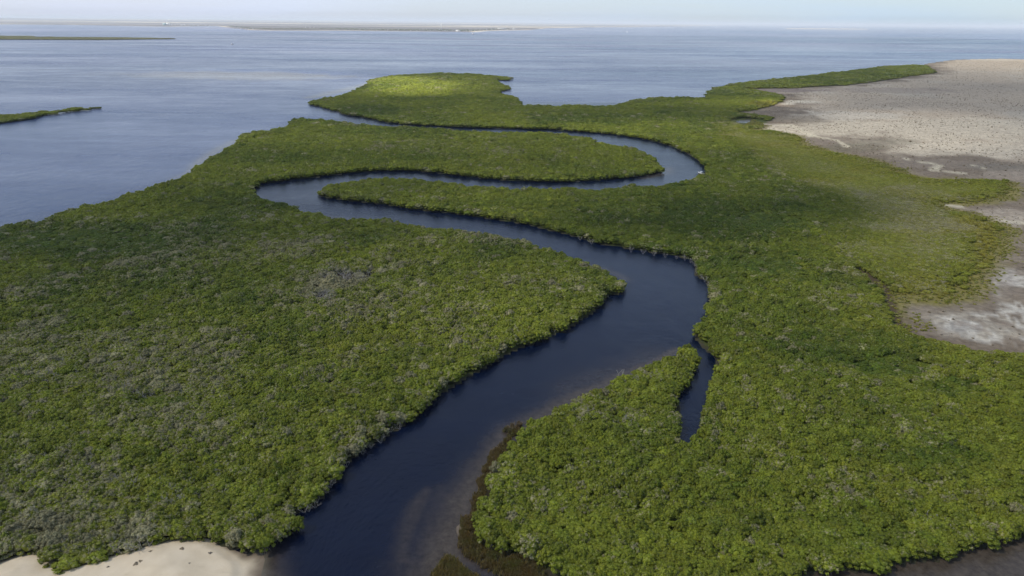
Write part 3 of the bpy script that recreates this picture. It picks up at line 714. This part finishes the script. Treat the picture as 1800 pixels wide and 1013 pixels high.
t_ = np.maximum(t_, sstep(ell(Q, 300, 131, 120, 4) + (nz2 - .5) * .7, .1, .7) * .25)
t_ = np.maximum(t_, sstep(sdist(Q, wPOND), -12, 0) * .55)
sh[near] = s_; sandw[near] = t_
mw = np_mesh('water', np.c_[Pw, np.zeros(len(Pw))], Fw, None, True); setf(mw, 'shoal', sh); setf(mw, 'sandbar', sandw)
BAY = np.concatenate([gpoly([(-900, 600), (-300, 465), (0, 402), (200, 355), (340, 305), (420, 246), (510, 217), (580, 208), (600, 200), (560, 188), (640, 165), (760, 165), (900, 180), (1240, 180), (1420, 150), (1700, 112), (2400, 120)]), np.array([[160000, 180000], [-160000, 180000]])])
bay = np.ones(len(Pw)); nb = np.hypot(Pw[:, 0], Pw[:, 1]) < 4000; bay[nb] = sstep(sdist(Pw[nb], BAY), -30, 20); setf(mw, 'bay', bay)
m, nt, b, o = newmat('water')
c = mix(nt, mrange(nt, noise(nt, .0022, 4, .55, mscale=(.35, 1, 1)), .35, .65), (.0006, .0040, .018), (.0022, .0095, .031))
c = mix(nt, attr(nt, 'bay').outputs['Fac'], c, mix(nt, mrange(nt, noise(nt, .0012, 5, .6, mscale=(.3, 1, 1)), .35, .65), (.050, .080, .150), (.160, .145, .215)))  # broad bands put cloud shadows on the sea into the bay's colour
big = mix(nt, mrange(nt, noise(nt, .00035, 4, .55, mscale=(.3, 1, 1)), .38, .6), (.50, .68, .88), (1.12, 1.08, 1.05))
big = mix(nt, 1.0, big, mix(nt, mrange(nt, noise(nt, .05, 9, .8, mscale=(.35, 1, 1)), .35, .65), (.80, .82, .86), (1.2, 1.18, 1.14)), 'MULTIPLY')  # fine streaks put the light and dark of wavelets into the colour
c = mix(nt, 1.0, c, big, 'MULTIPLY')
c = mix(nt, attr(nt, 'shoal').outputs['Fac'], c, mix(nt, mrange(nt, noise(nt, .45, 5, .7), .3, .7), (.040, .031, .023), (.098, .078, .060)))
c = mix(nt, attr(nt, 'sandbar').outputs['Fac'], c, (.20, .18, .125))
nt.links.new(c, b.inputs['Base Color']); b.inputs['IOR'].default_value = 1.33
wr = mrange(nt, noise(nt, .004, 5, .6, mscale=(.25, 1, 1)), .35, .65, .14, .27)
nt.links.new(wr, b.inputs['Roughness'])
wr = math2(nt, 'ADD', wr, mrange(nt, noise(nt, .03, 9, .78, mscale=(.4, 1, 1)), .35, .65, -.05, .07)); nt.links.new(wr, b.inputs['Roughness'])
h1 = noise(nt, .9, 4, .6, mscale=(1, .55, 1)); h2 = noise(nt, .12, 3, .5, mscale=(1, .5, 1)); hh_ = math2(nt, 'ADD', h1, math2(nt, 'MULTIPLY', h2, 2.0))
bump(nt, b, hh_, .5, .35)
mw.materials.append(m)
tag(obj('water', mw), 'dark river winding into a blue grey bay', kind='structure')

# ---- sand dune
m, nt, b, o = newmat('dune_sand')
c = mix(nt, mrange(nt, noise(nt, .25, 5), .35, .65), (.66, .54, .37), (.74, .615, .435))
c = mix(nt, mrange(nt, noise(nt, .7, 7, .75, mscale=(.5, 1.3, 1)), .60, .72, 0, .35), c, (.36, .28, .19))
c = mix(nt, attr(nt, 'wet').outputs['Fac'], c, (.16, .12, .08))
nt.links.new(c, b.inputs['Base Color']); b.inputs['Roughness'].default_value = .95
bump(nt, b, noise(nt, 2.2, 5), .3, .15)
gx, gy = np.meshgrid(np.arange(-190, -50, .6), np.arange(75, 165, .6)); Pd = np.stack([gx.ravel(), gy.ravel()], -1)
RIVER_SIDE = gpoly([(455, 940), (478, 975), (474, 1000), (462, 1060), (445, 1150)])
def dune_h(Q):
    s_ = sdist(Q, wDUNE) + 2.2; rv = polydist(Q, RIVER_SIDE, False); x_, y_ = Q[:, 0], Q[:, 1]
    sl = np.where(rv < 14, .07 + .25 * sstep(rv, 5, 14), .32)
    return np.clip(s_ * sl - .15, -1.5, 1.2) + sstep(s_, 1, 16) * sstep(rv, 3, 22) * (1.3 + 1.6 * fbm(x_, y_, 22, 4)) + .22 * sstep(rv, 2, 10) * fbm(x_, y_, 5, 6) - .12, rv
zz, rvd = dune_h(Pd); sd = sdist(Pd, wDUNE); n_, m_ = gx.shape
i = np.arange((n_ - 1) * m_).reshape(n_ - 1, m_)[:, :-1].ravel(); F = np.stack([i, i + 1, i + m_ + 1, i + m_], -1)
F = F[(sd[F] > -9).any(1)]
md_ = np_mesh('sand_dune', np.c_[Pd, zz], F, m, True)
setf(md_, 'wet', 1 - sstep(zz + .25 * (fbm(Pd[:, 0], Pd[:, 1], 2, 8) - .5), -.05, .45))
tag(obj('sand_dune', md_), 'pale smooth sand dune at the bottom left', kind='structure')
def dune_z(x, y): return float(dune_h(np.array([[x, y]]))[0][0])
SHR = [crown_mesh(700 + i, 5, 150, .12, Rr=.9, top=.7, low=.05, mat=M_SCRUB, name='dune_shrub') for i in range(3)]
for k, (px, py, s) in enumerate([(263, 962, .6), (238, 988, .9), (246, 983, .7), (188, 990, .5), (332, 986, .4), (318, 957, .8), (368, 963, .7)]):
    w = gp(px, py, 3); o_ = obj('dune_shrub', SHR[k % 3]); o_.location = (w[0], w[1], dune_z(w[0], w[1]) - .05); o_.rotation_euler = (0, 0, k); o_.scale = (s * .8, s * .8, s * .55)
    o_['tint'] = (.3, .0, .1)
    tag(o_, 'small grey brown shrub on the pale sand dune', 'shrub', 'shrubs on the sand dune')

# ---- marsh grass on the inner bank
def tufts(n, pick_fn, name, label, h0, h1):
    pts = []
    while len(pts) < n: pts += list(pick_fn())
    V, F = [], []; k = 0
    for (x_, y_) in pts[:n]:
        for _ in range(5):
            a = random.uniform(0, 6.28); l = random.uniform(h0, h1); w = .05 + random.random() * .06; t = random.uniform(.1, .5)
            bx, by = x_ + random.uniform(-.35, .35), y_ + random.uniform(-.35, .35)
            u = Vector((math.cos(a), math.sin(a), 0)); q = Vector((-u.y, u.x, 0)) * w; bs = Vector((bx, by, .1)); tp = bs + u * l * t + Vector((0, 0, l))
            V += [bs - q, bs + q, tp + q * .4, tp - q * .4]; F.append((k, k + 1, k + 2, k + 3)); k += 4
    o_ = obj(name, np_mesh(name, np.array([tuple(v) for v in V]), np.array(F), M_GRASS)); tag(o_, label, 'grass', kind='stuff'); return o_
def pm():
    Q = rng.uniform(wMARSH.min(0), wMARSH.max(0), (4000, 2)); s = sdist(Q, wMARSH); s += (fbm(Q[:, 0], Q[:, 1], 5, 2) - .5) * 6
    return Q[(s > rng.uniform(-1.2, 1.6, len(Q))) & (fbm(Q[:, 0], Q[:, 1], 1.6, 12) > rng.uniform(.3, .55, len(Q)))]
g_ = tufts(7000, pm, 'marsh_grass', 'rusty brown marsh grass on the inner river bank', .4, 1.0); g_['tint'] = (.15, .3, .45)
SEDGE = gpoly([(758, 1020), (770, 995), (785, 980), (800, 985), (815, 1000), (840, 1015), (850, 1040), (760, 1050)])
def ps():
    Q = rng.uniform(SEDGE.min(0), SEDGE.max(0), (2000, 2)); return Q[(sdist(Q, SEDGE) + (fbm(Q[:, 0], Q[:, 1], 3, 2) - .5) * 3) > 0]
g_ = tufts(1600, ps, 'sedge', 'yellow green sedge standing in the shallows at the bottom edge', .5, 1.2); g_['tint'] = (.1, .1, .3)
REED = gpoly([(884, 760), (893, 751), (912, 745), (918, 748), (903, 758), (890, 764)])
def pr():
    Q = rng.uniform(REED.min(0), REED.max(0), (2000, 2)); return Q[inside(Q, REED) & (fbm(Q[:, 0], Q[:, 1], 1.5, 2) > .5)]
g_ = tufts(260, pr, 'reeds', 'pale straw coloured reeds in the water at the inner bank', .6, 1.2); g_['tint'] = (1.0, .0, .3)

# ---- desert scrub
Ps = scatter(230, 620, 3.2, 1200, 2000, 700); Ps2 = scatter(620, 1500, 4.8, 1200, 2000, 700); Ps3 = scatter(1500, 3200, 10, 1200, 2000, 700)
Ps = np.concatenate([Ps, Ps2, Ps3]); dsz = np.concatenate([np.full(len(Ps) - len(Ps2) - len(Ps3), 1.0), np.full(len(Ps2), 1.25), np.full(len(Ps3), 2.0)])
sdv = sdist(Ps, wDES); q_ = fbm(Ps[:, 0], Ps[:, 1], 30, 13)
kp = (sdv > 12) & (rng.random(len(Ps)) < .10 + .85 * sstep(q_ * .6 + .4 * fbm(Ps[:, 0], Ps[:, 1], 9, 15), .42, .62)) & (Ps[:, 1] > 330)
kp |= (sdv > 3) & (rng.random(len(Ps)) < .12)
Ps, dsz = Ps[kp], dsz[kp]
for i_, (px, py) in enumerate([(1540, 200), (1600, 250), (1720, 190)]):
    w = gp(px, py, 1.5); o_ = obj('desert_shrub', SHR[i_].copy()); o_.data.name = 'desert_shrub'; o_.location = (w[0], w[1], 1.8); o_.scale = (2, 2, 2); o_['tint'] = (.2, .8, .1)
    tag(o_, 'dark low shrub on the pale salt flat', 'shrub', 'dark shrubs on the salt flat')
    globals().setdefault('dsh', []).append(o_)
zg = .25 + sstep(sdist(Ps, wDES), -2, 30) * (.5 + 1.2 * fbm(Ps[:, 0], Ps[:, 1], 60, 5)) + np.clip(sdist(Ps, wDES), 0, 900) * .004
s3 = dsz * (.25 + .85 * rng.random(len(Ps)) ** 4)
instancer('desert_scrub', np.c_[Ps, zg], np.c_[s3 * .85, s3 * .85, np.minimum(s3, 1.0)], rng.uniform(0, 6, len(Ps)), rng.integers(0, 3, len(Ps)),
          np.c_[rng.uniform(0, .5, len(Ps)), rng.uniform(0, 1, len(Ps)), rng.uniform(0, .3, len(Ps))], dsh, 'low scattered scrub over the pale salt flat', 'scrub')
print('desert scrub', len(Ps))

# ------------------------------------------------------------------ boats
M_WHITE = plain('white_paint', (.78, .78, .76), .35, .04); M_HULLBLUE = plain('dark_hull', (.06, .08, .12), .4, .1); M_STEEL = plain('engine_black', (.03, .03, .035), .4, .1); M_WOOD = plain('bench_wood', (.3, .22, .14), .7, .2, 5)
def hull_rings(L, B, H, wall=0):
    rings = []
    for t in np.linspace(0, 1, 11):
        w = B / 2 * (1 - max(0, (t - .45) / .55) ** 2.2) * (.92 + .08 * min(1, t * 4)) - wall; w = max(w, .03)
        sheer = H * (1 + .35 * t ** 2); keel = .12 + H * .55 * max(0, (t - .75) / .25) ** 2 + wall
        x_ = -L / 2 + L * t
        rings.append((x_, w, sheer, keel))
    return rings
def panga():
    e = empty('motorboat', (0, 0, 0)); b = MB(); R_ = hull_rings(7, 1.9, .75)
    b.loft([[(x_, -w, s), (x_, -w * .8, k + .12), (x_, 0, k - .12), (x_, w * .8, k + .12), (x_, w, s), (x_, w - .08, s), (x_, w * .72, k + .2), (x_, -w * .72, k + .2), (x_, -w + .08, s)] for x_, w, s, k in R_])
    obj('hull', b.mesh('hull', M_WHITE), e)
    for x_ in (-2, -.6, .8):
        b = MB(); b.box(x_ - .15, x_ + .15, -.8, .8, .5, .56); obj('bench', b.mesh('bench', M_WOOD), e)
    b = MB(); b.box(1.7, 2.7, -.55, .55, .82, .88); obj('foredeck', b.mesh('foredeck', M_WHITE), e)
    b = MB(); b.loft([[(-3.55 - .15 * q, -.14, .4 + q * .5), (-3.2 - .15 * q, -.17, .4 + q * .5), (-3.2 - .15 * q, .17, .4 + q * .5), (-3.55 - .15 * q, .14, .4 + q * .5)] for q in (0, .6, 1, 1.3)])
    b.box(-3.6, -3.5, -.05, .05, -.4, .45); obj('outboard_motor', b.mesh('outboard_motor', M_STEEL), e)
    b = MB()
    for sx_ in (-1.6, .2):
        for sy_ in (-.75, .75): b.tube((sx_, sy_, .6), (sx_, sy_, 1.9), .025, .025, 5)
    b.box(-1.8, .4, -.9, .9, 1.9, 1.95); obj('sun_canopy', b.mesh('sun_canopy', M_WHITE), e)
    return e
w = gp(1231.5, 305.5)
e = panga(); e.location = (w[0], w[1], 0); e.rotation_euler = (0, 0, math.radians(118)); tag(e, 'small white open motorboat by the bank at the outer river bend', 'boat')

def ship(px, py, L, lab):
    w = gp(px, py); e = empty('fishing_vessel', (w[0], w[1], 0), math.radians(10)); s = L / 20
    b = MB(); b.loft([[(x_ * s, -w_ * s, sh_ * s), (x_ * s, -w_ * .6 * s, -.3), (x_ * s, w_ * .6 * s, -.3), (x_ * s, w_ * s, sh_ * s)] for x_, w_, sh_, k_ in hull_rings(20, 6, 2.2)])
    obj('hull', b.mesh('hull', M_WHITE), e)
    b = MB(); b.box(-6 * s, 2 * s, -2 * s, 2 * s, 2.1 * s, 4.8 * s); b.box(-4 * s, 1 * s, -1.6 * s, 1.6 * s, 4.8 * s, 7 * s); obj('deckhouse', b.mesh('deckhouse', M_WHITE), e)
    b = MB(); b.tube((-2 * s, 0, 7 * s), (-2 * s, 0, 11 * s), .15 * s, .08 * s); obj('mast', b.mesh('mast', M_HULLBLUE), e)
    b = MB(); b.box(-3.9 * s, 1.02 * s, -1.62 * s, 1.62 * s, 5.5 * s, 6.2 * s); obj('windows', b.mesh('windows', M_HULLBLUE), e)
    tag(e, lab, 'ship'); return e
ship(832, 60.3, 34, 'white vessel anchored off the far town waterfront')
ship(409, 78.4, 16, 'lone white boat out on the bay left of the town')
ship(1102.5, 57, 26, 'distant white boat on open water right of the town')

# ------------------------------------------------------------------ far shore: power station and town
M_ROOF = plain('pale_roof', (.62, .62, .6), .6, .08, .05); M_WALLW = plain('white_wall', (.82, .81, .78), .8, .08, .05)
M_WALLT = plain('tan_wall', (.45, .38, .30), .8, .1, .05); M_WALLB = plain('aqua_cladding', (.55, .80, .80), .6, .05, .03); M_GLASS = plain('dark_opening', (.08, .09, .1), .4, .1)
M_CONC = plain('pale_concrete', (.80, .81, .80), .8, .06, .05)
def ground_far(px, py): w = gp(px, py); return float(w[0]), float(w[1])
# power station
X0, Y0 = ground_far(292, 45.2)
u = gp(293, 45.2)[0] - X0           # metres per picture pixel there
e = empty('power_station', (X0, Y0, 2.5))
b = MB(); b.box(-9 * u, 0, 0, 90, 0, 44); obj('boiler_hall', b.mesh('boiler_hall', M_WALLB), e)
b = MB(); b.box(.2, 7.5 * u, 5, 80, 0, 42); b.box(7.5 * u + .5, 12 * u, 8, 60, 0, 14); obj('turbine_hall', b.mesh('turbine_hall', M_WALLW), e)
b = MB(); b.box(-9 * u - 2, .1, -2, 92, 44, 47); obj('roof', b.mesh('roof', M_ROOF), e)
b = MB(); b.loft([[(10 * u + r_ * math.cos(a), 30 + r_ * math.sin(a), z_) for a in np.linspace(0, 2 * math.pi, 17)[:-1]] for z_, r_ in ((0, 9), (40, 7), (80, 5.5), (112, 4.6))]); obj('chimney', b.mesh('chimney', M_CONC, True), e)
b = MB(); b.loft([[(1.2 * u + r_ * math.cos(a), 30 + r_ * math.sin(a), z_) for a in np.linspace(0, 2 * math.pi, 17)[:-1]] for z_, r_ in ((42, 3), (88, 2.2))]); obj('flue', b.mesh('flue', M_CONC, True), e)
for k in range(5):
    b = MB(); b.box(-8 * u + k * 1.6 * u, -7.2 * u + k * 1.6 * u, -.4, .2, 12, 34); obj('window', b.mesh('window', M_GLASS), e)
tag(e, 'pale aqua power station with tall chimney on the far shore', 'power station')
# tower
X1, Y1 = ground_far(776, 53.2); e = empty('water_tower', (X1, Y1, 2.5))
b = MB(); b.loft([[(r_ * math.cos(a), r_ * math.sin(a), z_) for a in np.linspace(0, 2 * math.pi, 13)[:-1]] for z_, r_ in ((0, 5), (60, 3), (68, 3))]); obj('shaft', b.mesh('shaft', M_CONC, True), e)
b = MB(); b.loft([[(r_ * math.cos(a), r_ * math.sin(a), z_) for a in np.linspace(0, 2 * math.pi, 13)[:-1]] for z_, r_ in ((68.01, 3), (72, 6), (79, 6), (83, 1))]); obj('tank', b.mesh('tank', M_WALLW, True), e)
tag(e, 'slender pale tower rising over the far town', 'tower')
def house(px, py, wpx, h, dep, mats, nm, lab, grp=None, cat='building'):
    x_, y_ = ground_far(px, py); u_ = abs(gp(px + 1, py)[0] - x_); w_ = wpx * u_ / 2
    e = empty(nm, (x_, y_, 2.6), random.uniform(-.2, .2))
    b = MB(); b.box(-w_, w_, -dep / 2, dep / 2, -1, h); obj('wall', b.mesh('wall', mats[0]), e)
    b = MB(); rr_ = h * .28; b.loft([[(x2, -dep / 2 - 1, h + .05), (x2, 0, h + rr_), (x2, dep / 2 + 1, h + .05)] for x2 in (-w_ - 1, w_ + 1)]); obj('roof', b.mesh('roof', mats[1]), e)
    b = MB()
    n = max(2, int(w_ / 6))
    for k in range(n): xx = -w_ + (k + .5) * 2 * w_ / n; b.box(xx - 1.2, xx + 1.2, -dep / 2 - .25, -dep / 2 + .1, h * .3, h * .7)
    obj('windows', b.mesh('windows', M_GLASS), e)
    tag(e, lab, cat, grp); return e
rb = random.Random(5)
for k in range(75):
    t = k / 75; px = 606 + t * 300 + rb.uniform(-2, 2); ysh = np.interp(px, fp[:, 0], fp[:, 1])
    wm_, rm_ = rb.choice((M_WALLW, M_WALLW, M_WALLT)), rb.choice((M_ROOF, M_WALLT, M_ROOF))
    py = ysh - rb.choice((.7, 1.3, 2.0, 2.8)) - rb.uniform(0, .5)
    house(px, py, rb.uniform(.7, 2.2), rb.uniform(4, 9), rb.uniform(12, 28), (wm_, rm_), 'town_building', f"{'tan' if wm_ == M_WALLT else 'white'} walled {'tan' if rm_ == M_WALLT else 'pale'} roofed house in the far town, {'left end' if px < 680 else ('left of the tower' if px < 770 else ('by the tower' if px < 785 else ('behind the harbour shed' if px < 830 else 'right end')))}", 'houses of the far town')
house(806, 55.6, 9, 11, 40, (M_WALLW, M_ROOF), 'harbour_shed', 'bright white harbour shed on the far town waterfront', cat='building')
house(883, 51.2, 17, 11, 60, (M_WALLW, M_ROOF), 'warehouse', 'long bright white warehouse at the right end of the far town', cat='building')
house(905, 52, 8, 7, 40, (M_WALLW, M_ROOF), 'storage_shed', 'lower white shed just right of the long warehouse', cat='building')
for k in range(14):
    px = 308 + k * 4.6 + rb.uniform(-1.5, 1.5)
    house(px, 45.6 - rb.uniform(0, .6), rb.uniform(1.5, 3.5), rb.uniform(7, 15), 40, (rb.choice((M_WALLW, M_WALLT)), M_ROOF), 'industrial_building', 'low pale industrial building ' + ('close beside the power station chimney' if px < 325 else ('midway between power station and sandy point' if px < 345 else 'furthest right of the power station')), 'industrial buildings right of the power station')
for k in range(6):
    px = 412 + k * 6.5 + rb.uniform(-1.5, 1.5)
    house(px, 51.6 - rb.uniform(0, .5), rb.uniform(1, 2.5), rb.uniform(6, 10), 30, (M_WALLW, M_ROOF), 'shore_building', 'small white building on the sandy point between power station and town', 'buildings on the sandy point')
for px, py in ((545, 49), (537, 49.3), (552, 49.2)):
    house(px, py, 1.6, 8, 30, (M_WALLW, M_ROOF), 'farm_building', 'isolated pale building on the plain left of the town', 'isolated buildings left of the town')
# wharf
X2, Y2 = ground_far(842, 57.3); e = empty('wharf', (X2, Y2, 0))
b = MB(); b.box(-90, 90, -8, 8, 2, 3.2); obj('deck', b.mesh('deck', M_CONC), e)
b = MB()
for k in range(10): b.box(-85 + k * 18, -83 + k * 18, -7, 7, -2, 1.98)
obj('piles', b.mesh('piles', M_CONC), e); tag(e, 'low concrete wharf in front of the far town', 'wharf')
# trees of the town and the shore scrub
tp = []
for k in range(900):
    px = 596 + 300 * rb.random(); ysh = np.interp(px, fp[:, 0], fp[:, 1]); py = ysh - 1.2 - abs(rb.gauss(0, 1.0)) - .4
    if fbm(np.array([px]), np.array([1.]), 9, 3)[0] < .38: continue
    tp.append((*gp(px, py), 2.5))
for k in range(500):
    px = 400 + 220 * rb.random(); ysh = np.interp(px, fp[:, 0], fp[:, 1]); tp.append((*gp(px, ysh - 2.2 - abs(rb.gauss(0, .5))), 2.5))
tp = np.array(tp); ts = rng.uniform(1.0, 2.2, len(tp))
instancer('town_trees', tp, np.c_[ts * 1.3, ts * 1.3, ts * .9], rng.uniform(0, 6, len(tp)), rng.integers(0, 4, len(tp)), np.tile([.1, 1.0, 0], (len(tp), 1)), [far_crowns[k] for k in range(4)],
          'dark belt of trees between the buildings of the far town', 'trees')

# ------------------------------------------------------------------ clouds high over the place: they shade most of it, with gaps
CZ = 1300.0
off = np.array([SD.x / SD.z, SD.y / SD.z]) * CZ
cs_ = 55.0
gx, gy = np.meshgrid(np.arange(-4800, 4800 + cs_, cs_), np.arange(-1500, 7800 + cs_, cs_)); Gd = np.stack([gx.ravel(), gy.ravel()], -1)   # where the shade falls
T = .19 + .40 * (fbm(Gd[:, 0], Gd[:, 1], 900, 101) - .45) + .12 * (fbm(Gd[:, 0], Gd[:, 1], 300, 103) - .5)
T += sstep(Gd[:, 1], 1200, 3200) * .25
for (px, py, rx, ry, a) in [(705, 155, 105, 17, 1.2), (1340, 183, 60, 8, .6), (1600, 235, 320, 40, .16), (420, 132, 240, 10, .45), (1150, 230, 200, 20, .15), (850, 600, 400, 60, .1), (1400, 700, 250, 80, .08)]:
    T += a * sstep(ell(Gd, px, py, rx, ry), -.2, .25)
for (px, py, rx, ry, a) in [(1290, 385, 190, 50, .26), (130, 425, 260, 48, .24), (430, 350, 130, 40, .16), (1150, 205, 300, 14, .10), (620, 195, 140, 16, .12), (1560, 640, 200, 30, .12)]:
    T -= a * sstep(ell(Gd, px, py, rx, ry), -.2, .5)
T = np.clip(T, .03, 1)
edge_ = np.minimum.reduce([gx.ravel() + 4800, 4800 - gx.ravel(), gy.ravel() + 1500, 7800 - gy.ravel()])
T = 1 - (1 - T) * sstep(edge_, 0, 600)
n_, m_ = gx.shape; alpha = 1 - np.sqrt(T)
puff = alpha * 160 * (.6 + .8 * fbm(gx.ravel(), gy.ravel(), 260, 107)) + 2
V1 = np.c_[Gd + off, CZ - puff * .4]; V2 = np.c_[Gd + off, CZ + puff]
i = np.arange((n_ - 1) * m_).reshape(n_ - 1, m_)[:, :-1].ravel(); F = np.stack([i, i + 1, i + m_ + 1, i + m_], -1); nv = len(V1)
bd = np.concatenate([np.arange(m_), np.arange(1, n_) * m_ + m_ - 1, (n_ - 1) * m_ + np.arange(m_ - 2, -1, -1), np.arange(n_ - 2, 0, -1) * m_])
bn = np.roll(bd, -1); side = np.stack([bd, bn, bn + nv, bd + nv], -1)
mc = np_mesh('clouds', np.r_[V1, V2], np.concatenate([F[:, ::-1], F + nv, side]), None, True); setf(mc, 'thick', np.r_[alpha, alpha])
m = bpy.data.materials.new('cloud'); m.use_nodes = True; nt = m.node_tree; nt.nodes.clear()
o = nt.nodes.new('ShaderNodeOutputMaterial'); tr = nt.nodes.new('ShaderNodeBsdfTransparent'); tl = nt.nodes.new('ShaderNodeBsdfTranslucent'); tl.inputs[0].default_value = (.22, .26, .34, 1)
ms = nt.nodes.new('ShaderNodeMixShader'); nt.links.new(attr(nt, 'thick').outputs['Fac'], ms.inputs[0]); nt.links.new(tr.outputs[0], ms.inputs[1]); nt.links.new(tl.outputs[0], ms.inputs[2]); nt.links.new(ms.outputs[0], o.inputs[0])
mc.materials.append(m); tag(obj('clouds', mc), 'broken cloud layer high above the river', kind='structure')

# ------------------------------------------------------------------ air
b = MB(); b.box(-170000, 170000, -3000, 170000, -6, 190)
hz = obj('haze', b.mesh('haze', None)); tag(hz, 'thin sea haze', kind='stuff')
m = bpy.data.materials.new('haze'); m.use_nodes = True; nt = m.node_tree; nt.nodes.clear()
o = nt.nodes.new('ShaderNodeOutputMaterial'); pv = nt.nodes.new('ShaderNodeVolumePrincipled')
pv.inputs['Color'].default_value = (.80, .88, 1.0, 1); pv.inputs['Density'].default_value = 4.0e-5; pv.inputs['Anisotropy'].default_value = 0.0
nt.links.new(pv.outputs[0], o.inputs['Volume']); hz.data.materials.append(m)
